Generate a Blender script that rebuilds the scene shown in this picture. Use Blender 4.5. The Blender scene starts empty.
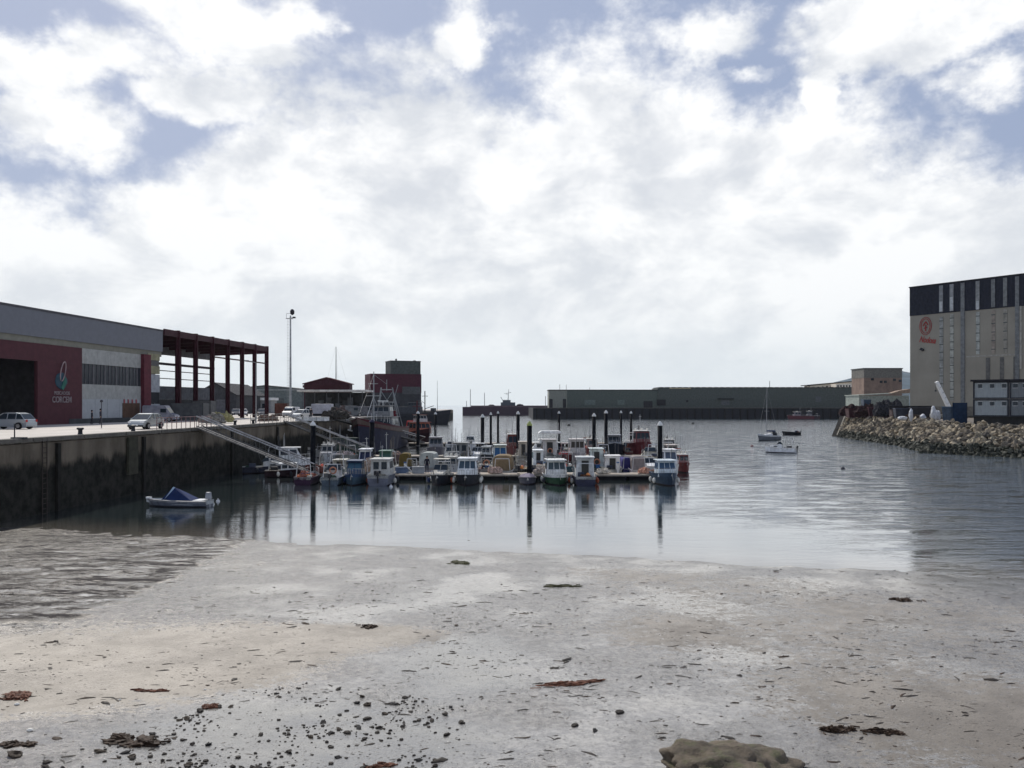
import bpy, bmesh, math, random
import numpy as np
from mathutils import Vector, Matrix, noise
R = math.radians
random.seed(11)
C = bpy.context.scene.collection
SC = bpy.context.scene
H = 7.5; F = 830.0; HY = 405.0          # eye height above the water, focal length in pixels, horizon row
def wx(px, Y): return (px-512)/F*Y      # world X of a thing seen at column px when it stands Y metres away
def wz(py, Y): return H-(py-HY)*Y/F

# ------------------------------------------------------------------ nodes / materials
class NT:
    def __init__(s, tree): s.t = tree; s.n = tree.nodes; s.l = tree.links
    def new(s, typ, **kw):
        n = s.n.new(typ)
        for k, v in kw.items(): setattr(n, k, v)
        return n
    def put(s, sock, v):
        if hasattr(v, 'is_output') or isinstance(v, bpy.types.NodeSocket): s.l.new(v, sock)
        else: sock.default_value = v
    def m(s, op, a, b=0.0, c=None, clamp=False):
        n = s.new('ShaderNodeMath', operation=op, use_clamp=clamp)
        s.put(n.inputs[0], a); s.put(n.inputs[1], b)
        if c is not None: s.put(n.inputs[2], c)
        return n.outputs[0]
    def mix(s, f, a, b):
        n = s.new('ShaderNodeMix', data_type='RGBA')
        s.put(n.inputs[0], f)
        for i, v in ((6, a), (7, b)):
            if isinstance(v, (tuple, list)): v = tuple(v)+(1,) if len(v) == 3 else v
            s.put(n.inputs[i], v)
        return n.outputs[2]
    def noise(s, vec, scale, detail=4, rough=.55, dist=0.0):
        n = s.new('ShaderNodeTexNoise'); n.inputs['Scale'].default_value = scale
        n.inputs['Detail'].default_value = detail; n.inputs['Roughness'].default_value = rough
        n.inputs['Distortion'].default_value = dist
        s.l.new(vec, n.inputs['Vector']); return n.outputs['Fac']
    def vor(s, vec, scale, feature='F1'):
        n = s.new('ShaderNodeTexVoronoi', feature=feature); n.inputs['Scale'].default_value = scale
        s.l.new(vec, n.inputs['Vector']); return n
    def ramp(s, f, lo, hi, a=0.0, b=1.0):
        n = s.new('ShaderNodeMapRange', interpolation_type='SMOOTHSTEP')
        s.put(n.inputs['Value'], f)
        for k, v in (('From Min', lo), ('From Max', hi), ('To Min', a), ('To Max', b)): s.put(n.inputs[k], v)
        return n.outputs[0]
    def mapping(s, vec, scale=(1, 1, 1), loc=(0, 0, 0), rot=(0, 0, 0)):
        n = s.new('ShaderNodeMapping'); s.l.new(vec, n.inputs[0])
        n.inputs['Scale'].default_value = scale; n.inputs['Location'].default_value = loc
        n.inputs['Rotation'].default_value = rot
        return n.outputs[0]
    def bump(s, h, strength, dist=.02, normal=None):
        n = s.new('ShaderNodeBump'); s.put(n.inputs['Strength'], strength); s.put(n.inputs['Distance'], dist)
        s.l.new(h, n.inputs['Height'])
        if normal is not None: s.l.new(normal, n.inputs['Normal'])
        return n.outputs[0]
    def gauss(s, x, y, cx, cy, sx, sy):
        a = s.m('DIVIDE', s.m('SUBTRACT', x, cx), sx); b = s.m('DIVIDE', s.m('SUBTRACT', y, cy), sy)
        d = s.m('ADD', s.m('MULTIPLY', a, a), s.m('MULTIPLY', b, b))
        return s.m('POWER', 2.718, s.m('MULTIPLY', d, -1.0))

def newmat(name):
    m = bpy.data.materials.new(name); m.use_nodes = True
    t = NT(m.node_tree); t.p = t.n['Principled BSDF']
    return m, t
_mc = {}
def mat(col, rough=.6, metal=0.0, var=.22, scale=1.5, bump=.0, corr=0, grime=0.0, spec=.12, axis='X', name='paint'):
    """surface with its own blotches and, where asked, corrugation or dirt streaks"""
    key = (tuple(col), rough, metal, var, scale, bump, corr, grime, spec, axis)
    if key in _mc: return _mc[key]
    m, t = newmat(name)
    tc = t.new('ShaderNodeTexCoord').outputs['Object']
    info = t.new('ShaderNodeObjectInfo')
    f = t.noise(tc, scale, 5, .6)
    c = t.mix(t.ramp(f, .3, .7), tuple(min(1, x*(1-var)) for x in col), tuple(min(1, x*(1+var)) for x in col))
    if grime:
        g = t.noise(t.mapping(tc, (3, 3, .25)), 2.2, 5, .65)
        c = t.mix(t.ramp(g, .52, .75, 0, grime), c, tuple(x*.35+.015 for x in col))
    t.put(t.p.inputs['Base Color'], c)
    t.p.inputs['Roughness'].default_value = rough; t.p.inputs['Metallic'].default_value = metal
    t.p.inputs['Specular IOR Level'].default_value = spec
    nrm = None
    if corr:
        w = t.new('ShaderNodeTexWave', wave_type='BANDS', bands_direction=axis)
        w.inputs['Scale'].default_value = corr; t.l.new(tc, w.inputs['Vector'])
        nrm = t.bump(w.outputs['Fac'], .7, .05)
    if bump:
        nrm = t.bump(t.noise(tc, 9, 6, .65), bump, .05, nrm)
    if nrm is not None: t.l.new(nrm, t.p.inputs['Normal'])
    _mc[key] = m
    return m
def glass(col=(.02, .03, .04), rough=.08):
    key = ('g', col, rough)
    if key not in _mc:
        m, t = newmat('dark_glass'); t.p.inputs['Base Color'].default_value = (*col, 1)
        t.p.inputs['Roughness'].default_value = rough; t.p.inputs['Specular IOR Level'].default_value = .22; _mc[key] = m
    return _mc[key]
WHITE = (.72, .73, .72); OFFW = (.6, .58, .52); CREAM = (.52, .47, .38); GREY = (.3, .32, .34); LG = (.45, .47, .48)
NAVY = (.02, .035, .09); BLUE = (.03, .1, .26); TEAL = (.04, .16, .2); DARK = (.03, .033, .04); RED = (.3, .03, .03)
MAROON = (.13, .025, .035); GREEN = (.03, .13, .07); ORANGE = (.42, .10, .04); TAN = (.2, .15, .09); STEEL = (.35, .37, .39)

# ------------------------------------------------------------------ mesh builder
class MB:
    def __init__(s): s.v = []; s.f = []; s.mi = []
    def add(s, vs, fs, mi=0):
        o = len(s.v); s.v += [tuple(v) for v in vs]
        s.f += [tuple(i+o for i in f) for f in fs]; s.mi += [mi]*len(fs); return s
    def box(s, c, d, rz=0, tp=1.0, mi=0, rx=0, ry=0):
        cx, cy, cz = c; a, b, h = d[0]/2, d[1]/2, d[2]/2
        vs = [(-a, -b, -h), (a, -b, -h), (a, b, -h), (-a, b, -h), (-a*tp, -b*tp, h), (a*tp, -b*tp, h), (a*tp, b*tp, h), (-a*tp, b*tp, h)]
        if rz or rx or ry:
            M = Matrix.Rotation(rz, 3, 'Z') @ Matrix.Rotation(ry, 3, 'Y') @ Matrix.Rotation(rx, 3, 'X'); vs = [M @ Vector(v) for v in vs]
        return s.add([(v[0]+cx, v[1]+cy, v[2]+cz) for v in vs], [(0, 3, 2, 1), (4, 5, 6, 7), (0, 1, 5, 4), (1, 2, 6, 5), (2, 3, 7, 6), (3, 0, 4, 7)], mi)
    def bar(s, p, q, r=.03, n=6, r2=None, mi=0):
        p = Vector(p); q = Vector(q); r2 = r if r2 is None else r2
        d = (q-p).normalized(); u = d.orthogonal().normalized(); w = d.cross(u)
        vs = []
        for P, rr in ((p, r), (q, r2)):
            for k in range(n):
                a = 2*math.pi*k/n; vs.append(P+u*math.cos(a)*rr+w*math.sin(a)*rr)
        fs = [(k, (k+1) % n, n+(k+1) % n, n+k) for k in range(n)]+[tuple(range(n-1, -1, -1)), tuple(range(n, 2*n))]
        return s.add(vs, fs, mi)
    def lathe(s, c, prof, n=12, mi=0, sx=1, sy=1):
        vs = []; fs = []
        for (r, z) in prof:
            for k in range(n):
                a = 2*math.pi*k/n; vs.append((c[0]+r*math.cos(a)*sx, c[1]+r*math.sin(a)*sy, c[2]+z))
        for j in range(len(prof)-1):
            for k in range(n): fs.append((j*n+k, j*n+(k+1) % n, (j+1)*n+(k+1) % n, (j+1)*n+k))
        fs += [tuple(range(n-1, -1, -1)), tuple(range((len(prof)-1)*n, len(prof)*n))]
        return s.add(vs, fs, mi)
    def prism(s, pts, y0, y1, mi=0, axis='y'):
        """pts in the (x, z) plane, pulled from y0 to y1; y0/y1 may be lists (a half width per point)"""
        n = len(pts)
        A = y0 if isinstance(y0, (list, tuple)) else [y0]*n; B = y1 if isinstance(y1, (list, tuple)) else [y1]*n
        vs = [(p[0], A[i], p[1]) for i, p in enumerate(pts)]+[(p[0], B[i], p[1]) for i, p in enumerate(pts)]
        if axis == 'x': vs = [(v[1], v[0], v[2]) for v in vs]
        return s.add(vs, [(k, (k+1) % n, n+(k+1) % n, n+k) for k in range(n)]+[tuple(range(n-1, -1, -1)), tuple(range(n, 2*n))], mi)
    def poly(s, pts, z0, z1, mi=0):
        n = len(pts)
        vs = [(p[0], p[1], z0) for p in pts]+[(p[0], p[1], z1) for p in pts]
        return s.add(vs, [(k, (k+1) % n, n+(k+1) % n, n+k) for k in range(n)]+[tuple(range(n-1, -1, -1)), tuple(range(n, 2*n))], mi)
    def blob(s, c, d, seed=0, sub=2, amp=.25, freq=1.4, mi=0, flat=False):
        bm = bmesh.new(); bmesh.ops.create_icosphere(bm, subdivisions=sub, radius=1)
        off = Vector((seed*7.1, seed*3.3, seed*1.7)); vs = []
        for v in bm.verts:
            p = v.co*(1+amp*noise.fractal(v.co*freq+off, 1, 2, 3)*1.6)
            z = p.z
            if flat: z = max(z, -.25)
            vs.append((c[0]+p.x*d[0]/2, c[1]+p.y*d[1]/2, c[2]+z*d[2]/2))
        fs = [tuple(v.index for v in f.verts) for f in bm.faces]; bm.free()
        return s.add(vs, fs, mi)
    def build(s, name, m, parent=None, smooth=False, bevel=0):
        me = bpy.data.meshes.new(name); me.from_pydata(s.v, [], s.f)
        ms = m if isinstance(m, (list, tuple)) else [m]
        for x in ms: me.materials.append(x)
        me.polygons.foreach_set('material_index', s.mi)
        bm = bmesh.new(); bm.from_mesh(me); bmesh.ops.recalc_face_normals(bm, faces=bm.faces); bm.to_mesh(me); bm.free()
        if smooth: me.polygons.foreach_set('use_smooth', [True]*len(me.polygons))
        me.update()
        o = bpy.data.objects.new(name, me); C.objects.link(o)
        if parent is not None: o.parent = parent
        if bevel:
            b = o.modifiers.new('bevel', 'BEVEL'); b.width = bevel; b.segments = 2; b.limit_method = 'ANGLE'
        return o
def tag(o, label, cat, group=None, kind=None):
    o['label'] = label; o['category'] = cat
    if group: o['group'] = group
    if kind: o['kind'] = kind
    return o
def thing(name, label, cat, loc=(0, 0, 0), rz=0, group=None):
    o = bpy.data.objects.new(name, None); C.objects.link(o); o.empty_display_size = .3
    o.location = loc; o.rotation_euler = (0, 0, rz)
    return tag(o, label, cat, group)
def struct(o): o['kind'] = 'structure'; return o
def P(name, m, parent, fn, smooth=False, bevel=0):
    b = MB(); fn(b); return b.build(name, m, parent, smooth, bevel)
def PB(name, m, parent, boxes):
    for q in boxes: P(name, m, parent, lambda b: b.box(q[0], q[1]))
def copy_tree(o, parent=None):
    c = o.copy(); C.objects.link(c)
    if parent is not None: c.parent = parent
    for ch in [x for x in bpy.data.objects if x.parent is o]: copy_tree(ch, c)
    return c

# ------------------------------------------------------------------ camera, light, sky
cam = bpy.data.cameras.new('camera'); co = bpy.data.objects.new('camera', cam); C.objects.link(co)
co.location = (0, 0, H); co.rotation_euler = (R(90), 0, 0)
cam.sensor_width = 36; cam.lens = 36*F/1024; cam.shift_y = (HY-384)/1024
cam.clip_end = 30000; cam.clip_start = .1
SC.camera = co
SUN_AZ, SUN_EL = -26, 45                    # degrees from straight ahead (minus is left), above the horizon
sd = Vector((math.sin(R(SUN_AZ))*math.cos(R(SUN_EL)), math.cos(R(SUN_AZ))*math.cos(R(SUN_EL)), math.sin(R(SUN_EL))))
sl = bpy.data.lights.new('sun', 'SUN'); sl.energy = 3.4; sl.angle = R(1.2); sl.color = (1, .95, .87)
so = bpy.data.objects.new('sun', sl); C.objects.link(so); so.rotation_euler = sd.to_track_quat('Z', 'Y').to_euler()
W = bpy.data.worlds.new('World'); SC.world = W; W.use_nodes = True
t = NT(W.node_tree); bg = t.n['Background']
sky = t.new('ShaderNodeTexSky', sky_type='NISHITA'); sky.sun_disc = False
sky.sun_elevation = R(SUN_EL); sky.sun_rotation = R(SUN_AZ); sky.air_density = 1.1; sky.dust_density = 1.6
gen = t.new('ShaderNodeTexCoord').outputs['Generated']
sp = t.new('ShaderNodeSeparateXYZ'); t.l.new(gen, sp.inputs[0]); X, Y, Z = sp.outputs
zc = t.m('MAXIMUM', Z, 0.0)
el = t.m('ARCSINE', zc); az = t.m('ARCTAN2', X, Y)
gv = t.mapping(gen, (1, 1, 1.45))
n1 = t.noise(gv, 5.5, 14, .60, .12); n2 = t.noise(t.mapping(gen, (1, 1, 1.3), (3.1, .4, 1.2)), 15, 10, .62, .08)
fb = t.m('ADD', t.m('MULTIPLY', t.m('SUBTRACT', n1, .5), 1.0), t.m('MULTIPLY', t.m('SUBTRACT', n2, .5), .45))
# elevation of the top of the cloud bank for each bearing
STOPS = [(0.0554, 0.2239), (0.0813, 0.2345), (0.1152, 0.2524), (0.1657, 0.2506), (0.2196, 0.2893), (0.2642, 0.3365), (0.3105, 0.3808), (0.3452, 0.3558), (0.3939, 0.3616), (0.4254, 0.3943), (0.4481, 0.4195), (0.469, 0.3603), (0.5, 0.3606), (0.5438, 0.3726), (0.6159, 0.3837), (0.66, 0.3697), (0.6903, 0.3399), (0.7366, 0.3241), (0.7851, 0.3172), (0.8313, 0.3154), (0.8679, 0.3026), (0.8924, 0.2784), (0.9227, 0.2454), (0.9446, 0.241)]
rp = t.new('ShaderNodeValToRGB'); rp.color_ramp.interpolation = 'B_SPLINE'; els = rp.color_ramp.elements
els[0].position, els[1].position = STOPS[0][0], STOPS[-1][0]
els[0].color = (STOPS[0][1],)*3+(1,); els[1].color = (STOPS[-1][1],)*3+(1,)
for p_, v_ in STOPS[1:-1]:
    e_ = els.new(p_); e_.color = (v_, v_, v_, 1)
t.l.new(t.m('DIVIDE', t.m('SUBTRACT', az, -0.66), 1.32), rp.inputs[0])
top_ = t.new('ShaderNodeSeparateColor'); t.l.new(rp.outputs[0], top_.inputs[0])
wa = t.m('ADD', az, t.m('MULTIPLY', t.m('SUBTRACT', t.noise(gv, 9, 8, .6), .5), .11)); we = t.m('ADD', el, t.m('MULTIPLY', t.m('SUBTRACT', t.noise(t.mapping(gen, (1, 1, 1.2), (4, 2, 1)), 10, 8, .6), .5), .08))
dens = t.m('MULTIPLY', t.m('SUBTRACT', top_.outputs[0], el), 5.0)
for cx_, cy_, sx_, sy_, k_ in [(-0.53, 0.335, 0.12, 0.045, 1.1), (-0.43, 0.372, 0.11, 0.045, .95), (-0.37, 0.414, 0.15, 0.05, 1.15), (-0.30, 0.385, 0.10, 0.035, .85), (-0.36, 0.335, 0.12, 0.04, .95), (-0.50, 0.285, 0.12, 0.06, 1.05), (0.50, 0.325, 0.07, 0.03, .80), (0.4422, 0.3895, 0.125, 0.05, 1.15), (0.4949, 0.3875, 0.10, 0.048, 1.05), (0.3574, 0.3315, 0.035, 0.065, .95), (0.235, 0.405, 0.07, 0.035, .72), (0.2959, 0.3705, 0.05, 0.016, .68), (-0.066, 0.398, 0.035, 0.045, .85), (-0.22, 0.42, 0.04, 0.02, .66)]:
    dens = t.m('MAXIMUM', dens, t.m('SUBTRACT', t.m('MULTIPLY', t.gauss(wa, we, cx_, cy_, sx_, sy_), k_*.9), .5))
dens = t.m('ADD', t.m('MINIMUM', dens, .75), t.m('MULTIPLY', fb, 1.75))
cover = t.ramp(dens, -.22, .20)
tone = t.noise(t.mapping(gen, (1, 1, 1.7), (1.3, 2.2, .6)), 6.5, 12, .58, .25)
lit = t.m('SUBTRACT', t.ramp(tone, .36, .60), t.m('MULTIPLY', t.ramp(dens, .1, 1.6), .10))
lit = t.m('ADD', lit, t.m('MULTIPLY', t.ramp(n2, .4, .62), .3), clamp=True)
cl = t.mix(lit, (.64, .67, .72), (.945, .952, .958))
cl = t.mix(t.m('MULTIPLY', t.ramp(el, .04, .30, 1, 0), .42), cl, (.745, .79, .815))
skyc = t.new('ShaderNodeVectorMath', operation='SCALE'); t.l.new(sky.outputs[0], skyc.inputs[0]); skyc.inputs[3].default_value = .098
blue = t.mix(.85, skyc.outputs[0], (.315, .375, .53))
col = t.mix(cover, blue, cl)
col = t.mix(t.ramp(el, .0, .12, .8, 0), col, (.70, .765, .80))
t.l.new(col, bg.inputs['Color']); bg.inputs['Strength'].default_value = 1.0
SC.cycles.sample_clamp_direct = 4.0; SC.cycles.sample_clamp_indirect = 3.0
SC.view_settings.view_transform = 'Standard'; SC.view_settings.look = 'None'; SC.view_settings.exposure = .15; SC.view_settings.gamma = 1

# ------------------------------------------------------------------ the mud flat and the water
def shore(X): return 42.3-.27*X
def mud_h(x, y):
    d = shore(x)-y
    z = .020*d if d > 0 else .05*d
    n = noise.fractal(Vector((x*.16, y*.16, 1.3)), 1, 2, 4)*.028+noise.fractal(Vector((x*.9, y*.9, 5.3)), 1, 2, 3)*.012
    if x < -13: n += noise.fractal(Vector((x*1.3, y*1.3, 2.2)), .9, 2.1, 4)*.035*min(1, (-13-x)/3)
    return z+n
def grid(xs, ys, name):
    vs = [(x, y, mud_h(x, y)) for y in ys for x in xs]; nx = len(xs)
    fs = [(j*nx+i, j*nx+i+1, (j+1)*nx+i+1, (j+1)*nx+i) for j in range(len(ys)-1) for i in range(nx-1)]
    b = MB(); b.v = vs; b.f = fs; b.mi = [0]*len(fs); return b
def frange(a, b, s): return list(np.arange(a, b+1e-6, s))
xs = frange(-90, -36, 6)+frange(-35, 30, .16)+frange(32, 120, 6); ys = frange(-60, 8, 8)+frange(10, 56, .14)+[58, 62, 70, 90]
mm, t = newmat('wet_mud')
tc = t.new('ShaderNodeTexCoord').outputs['Object']
sp = t.new('ShaderNodeSeparateXYZ'); t.l.new(tc, sp.inputs[0]); X, Y, Z = sp.outputs
big = t.noise(tc, .16, 6, .6, .4); med = t.noise(tc, .8, 8, .68, .3); fine = t.noise(tc, 5, 8, .75); tiny = t.noise(tc, 19, 5, .75)
grain = t.m('ADD', t.m('MULTIPLY', t.noise(t.mapping(tc, (1.0, 1.5, 1)), 2.4, 13, .80, .2), .6), t.m('MULTIPLY', t.noise(t.mapping(tc, (1.0, 1.6, 1)), 9, 6, .75, .2), .4))
wob = t.m('MULTIPLY', t.m('SUBTRACT', t.noise(tc, .35, 6, .65), .5), 3.0)
Xw = t.m('ADD', X, wob); Yw = t.m('ADD', Y, wob)
left = t.m('MULTIPLY', t.ramp(Xw, -14.6, -14.0, 1, 0), t.ramp(Yw, 25.5, 28.0, 0, 1))      # broken silt sheet on the left
def gz(cx, cy, sx, sy, k): return t.m('MULTIPLY', t.gauss(Xw, Yw, cx, cy, sx, sy), k)
reg = .27
for q_ in (gz(-11.5, 22, 6.5, 3.4, .75), gz(-5, 26, 4.0, 1.6, .45), gz(11, 30, 9, 9, .18), gz(9, 38, 10, 3, .12), gz(14, 18, 7, 4, .32), gz(4.5, 26, 3, 2.2, .18),
           gz(-3.5, 34, 4.5, 6.5, -.30), gz(-4.0, 17.5, 6.0, 3.2, -.55), gz(-0.5, 22, 3.5, 3.8, -.30), gz(22, 35.5, 7, 3.0, -.6)):
    reg = t.m('ADD', reg, q_)
reg = t.m('ADD', reg, t.m('MULTIPLY', t.m('SUBTRACT', big, .5), .55))
dry = t.m('ADD', reg, t.m('MULTIPLY', t.m('SUBTRACT', grain, .5), 1.9))
off = t.m('SUBTRACT', t.m('ADD', 42.3, wob), t.m('ADD', Y, t.m('MULTIPLY', X, .27)))
dry = t.m('SUBTRACT', dry, t.ramp(off, .0, 4.5, .45, 0))
dryf = t.ramp(dry, .35, .50)
tr_ = t.mapping(tc, (.42, 1.45, 1), rot=(0, 0, -.56))
lumps = t.m('ADD', t.m('MULTIPLY', t.noise(tr_, 1.0, 10, .76, .5), .62), t.m('MULTIPLY', t.noise(tr_, 6.0, 8, .75, .2), .38))
streak = t.ramp(t.noise(t.mapping(tc, (.10, 1.2, 1), rot=(0, 0, -.56)), .8, 4, .6, .3), .61, .64)
lumps = t.m('MAXIMUM', t.ramp(lumps, .49, .52), streak)
LL_ = t.m('MULTIPLY', left, lumps)
dryf = t.m('ADD', t.m('MULTIPLY', dryf, t.m('SUBTRACT', 1.0, left)), LL_, clamp=True)
wetc = t.mix(t.ramp(fine, .40, .60), (.11, .10, .088), (.32, .297, .262))
dryc = t.mix(t.ramp(med, .35, .65), (.165, .145, .120), (.30, .266, .224))
dryc = t.mix(t.ramp(tiny, .52, .66, 0, .6), dryc, (.11, .098, .086))
chan = t.m('MAXIMUM', t.m('MAXIMUM', gz(-4.5, 17.5, 5.5, 2.8, 1.2), gz(-1.5, 23, 2.6, 4.5, 1.0)), t.m('MAXIMUM', gz(22, 35.5, 7, 3, 1.2), gz(-4, 31, 3, 4, .7)), clamp=True)
chan = t.ramp(t.m('ADD', chan, t.m('MULTIPLY', t.m('SUBTRACT', grain, .5), .9)), .35, .85)
wetc = t.mix(t.m('MULTIPLY', chan, .75), wetc, (.060, .060, .058))
damp = t.ramp(t.m('ADD', t.m('ADD', gz(9, 17, 8, 4, .8), gz(15, 24, 5, 4, .4)), t.m('MULTIPLY', t.m('SUBTRACT', med, .5), .8)), .2, .8)
dryc = t.mix(t.m('MULTIPLY', damp, .6), dryc, (.13, .112, .09)); wetc = t.mix(t.m('MULTIPLY', damp, .5), wetc, (.11, .095, .078))
base = t.mix(dryf, wetc, dryc)
base = t.mix(LL_, base, (.016, .012, .013))
# shell grit, weed crumbs, and small shadows painted in as dark specks
vo = t.vor(t.mapping(tc, (1, 1.3, 1)), 7.0); vsel = t.new('ShaderNodeSeparateColor'); t.l.new(vo.outputs['Color'], vsel.inputs[0])
speck_shade = t.m('MULTIPLY', t.ramp(vo.outputs['Distance'], .16, .26, 1, 0), t.ramp(t.m('ADD', vsel.outputs[0], t.m('MULTIPLY', t.m('SUBTRACT', med, .5), 1.2)), .66, .70))
grit = t.m('MULTIPLY', t.ramp(vo.outputs['Distance'], .10, .16, 1, 0), t.ramp(vsel.outputs[1], .93, .95))
base = t.mix(t.m('MULTIPLY', speck_shade, .85), base, (.035, .030, .026)); base = t.mix(t.m('MULTIPLY', grit, .8), base, (.6, .57, .52))
vo2 = t.vor(t.mapping(tc, (1, 1.25, 1), (3, 1, 0)), 15.0); vs2 = t.new('ShaderNodeSeparateColor'); t.l.new(vo2.outputs['Color'], vs2.inputs[0])
speck_shade2 = t.m('MULTIPLY', t.ramp(vo2.outputs['Distance'], .24, .36, 1, 0), t.ramp(t.m('ADD', vs2.outputs[0], t.m('MULTIPLY', t.m('SUBTRACT', grain, .5), 1.6)), .52, .58))
base = t.mix(t.m('MULTIPLY', speck_shade2, .7), base, (.075, .064, .052)); speck_shade = t.m('MAXIMUM', speck_shade, t.m('MULTIPLY', speck_shade2, .75))
t.l.new(base, t.p.inputs['Base Color'])
t.l.new(t.m('ADD', .45, t.m('MULTIPLY', dryf, .45)), t.p.inputs['Roughness'])
t.p.inputs['Specular IOR Level'].default_value = .25
bh = t.m('ADD', t.m('ADD', grain, t.m('MULTIPLY', tiny, .30)), t.m('MULTIPLY', LL_, .8))
bn = t.bump(bh, .8, .07); t.l.new(bn, t.p.inputs['Normal'])
calm = t.ramp(t.noise(tc, .25, 5, .6), .40, .60, .18, .75); calm = t.m('MULTIPLY', calm, t.m('SUBTRACT', 1.0, t.m('MULTIPLY', t.m('MAXIMUM', chan, left), .65)))
wn = t.bump(bh, calm, .06)
fr_ = t.new('ShaderNodeFresnel'); fr_.inputs['IOR'].default_value = 1.36; t.l.new(wn, fr_.inputs['Normal'])
film = t.m('MULTIPLY', t.m('SUBTRACT', 1.0, t.m('MAXIMUM', dryf, speck_shade)), t.m('POWER', fr_.outputs[0], .54))
film = t.m('MAXIMUM', film, t.m('MULTIPLY', t.m('MULTIPLY', dryf, t.m('SUBTRACT', 1.0, LL_)), t.m('MULTIPLY', fr_.outputs[0], .35)))
gl = t.new('ShaderNodeBsdfGlossy'); gl.inputs['Color'].default_value = (1, .97, .925, 1); t.l.new(t.m('ADD', .10, t.m('MULTIPLY', dryf, .3)), gl.inputs['Roughness']); t.l.new(wn, gl.inputs['Normal'])
ms = t.new('ShaderNodeMixShader'); t.l.new(film, ms.inputs[0]); t.l.new(t.p.outputs[0], ms.inputs[1]); t.l.new(gl.outputs[0], ms.inputs[2])
t.l.new(ms.outputs[0], t.n['Material Output'].inputs['Surface'])
mud = grid(xs, ys, 'mud').build('mud_flat', mm, smooth=True); struct(mud)

wm, t = newmat('harbour_water')
tc = t.new('ShaderNodeTexCoord').outputs['Object']
sp = t.new('ShaderNodeSeparateXYZ'); t.l.new(tc, sp.inputs[0]); X, Y, Z = sp.outputs
w1 = t.noise(t.mapping(tc, (.5, 1.35, 1)), 1.3, 5, .62, .2); w2 = t.noise(t.mapping(tc, (.22, 1.0, 1), rot=(0, 0, .12)), .42, 6, .6, .2)
w3 = t.noise(t.mapping(tc, (.6, 1.4, 1)), 5.0, 3, .6)
# ripples are weak in the lee of the quay and by the beach, stronger in the open basin
patch = t.m('MULTIPLY', t.m('SUBTRACT', t.noise(t.mapping(tc, (.5, 1, 1)), .05, 4), .5), 30.0)
lee = t.ramp(t.m('ADD', X, patch), 10, 36, 0, 1)
far = t.ramp(t.m('ADD', Y, patch), 105, 170, 0, .55)
rough = t.m('MAXIMUM', lee, far)
rough = t.m('MULTIPLY', rough, t.ramp(Y, 38, 60, .45, 1))
hgt = t.m('ADD', t.m('MULTIPLY', w1, .45), t.m('ADD', t.m('MULTIPLY', w2, 1.0), t.m('MULTIPLY', w3, .08)))
gust = t.ramp(t.noise(t.mapping(tc, (.26, .62, 1)), 1.0, 5, .70, .3), .38, .60, .12, 1.7)
st = t.m('ADD', .05, t.m('MULTIPLY', t.m('MULTIPLY', rough, gust), .85))
nb = t.bump(hgt, st, .40)
fr_ = t.new('ShaderNodeFresnel'); fr_.inputs['IOR'].default_value = 1.34; t.l.new(nb, fr_.inputs['Normal'])
fac = t.m('POWER', fr_.outputs[0], .50)
gl = t.new('ShaderNodeBsdfGlossy'); gl.inputs['Roughness'].default_value = .03; t.l.new(nb, gl.inputs['Normal']); gl.inputs['Color'].default_value = (.97, .98, 1, 1)
df = t.new('ShaderNodeBsdfDiffuse')
off = t.m('SUBTRACT', t.m('ADD', Y, t.m('MULTIPLY', X, .27)), t.m('ADD', 42.3, t.m('MULTIPLY', t.m('SUBTRACT', t.noise(tc, .5, 5, .65), .5), 3.0)))      # metres out from the shore: the sand shows through the shallows
t.l.new(t.mix(t.ramp(off, -.5, 6.5), (.12, .108, .088), (.026, .036, .036)), df.inputs['Color'])
gl_in = t.ramp(off, -1.0, 2.5, .86, 1)
ms = t.new('ShaderNodeMixShader'); t.l.new(t.m('MULTIPLY', fac, gl_in), ms.inputs[0]); t.l.new(df.outputs[0], ms.inputs[1]); t.l.new(gl.outputs[0], ms.inputs[2])
t.l.new(ms.outputs[0], t.n['Material Output'].inputs['Surface'])
b = MB(); b.add([(-9000, -9000, 0), (9000, -9000, 0), (9000, 14000, 0), (-9000, 14000, 0)], [(0, 1, 2, 3)])
struct(b.build('water', wm))

# ------------------------------------------------------------------ left quay
QZ = 5.25
def qx(Y): return -35.66+.0578*Y
qm, t = newmat('quay_concrete'); tc = t.new('ShaderNodeTexCoord').outputs['Object']
c = t.mix(t.ramp(t.noise(tc, .25, 6, .6), .3, .7), (.42, .385, .34), (.55, .50, .45))
c = t.mix(t.ramp(t.noise(tc, 1.7, 6, .7), .55, .75, 0, .35), c, (.2, .19, .18))
br = t.new('ShaderNodeTexBrick'); br.inputs['Scale'].default_value = .22; br.inputs['Mortar Size'].default_value = .006
br.inputs['Color1'].default_value = br.inputs['Color2'].default_value = (1, 1, 1, 1); br.inputs['Mortar'].default_value = (.5, .5, .5, 1); t.l.new(tc, br.inputs['Vector'])
mx = t.new('ShaderNodeMix', data_type='RGBA', blend_type='MULTIPLY'); mx.inputs[0].default_value = 1; t.l.new(c, mx.inputs[6]); t.l.new(br.outputs[0], mx.inputs[7])
t.l.new(mx.outputs[2], t.p.inputs['Base Color']); t.p.inputs['Roughness'].default_value = .8
poly = [(qx(-40)-.5, -40), (qx(176)-.5, 176), (-46, 176), (-62, 345), (-31, 345), (-31, 430), (-600, 430), (-600, -40)]
b = MB(); b.poly(poly, QZ-.4, QZ); struct(b.build('quay_ground', qm))
sm, t = newmat('quay_wall_stone'); tc = t.new('ShaderNodeTexCoord').outputs['Object']
sp = t.new('ShaderNodeSeparateXYZ'); t.l.new(tc, sp.inputs[0]); zz = sp.outputs[2]
n = t.noise(t.mapping(tc, (1, 1, .35)), .5, 6, .65)
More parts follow.
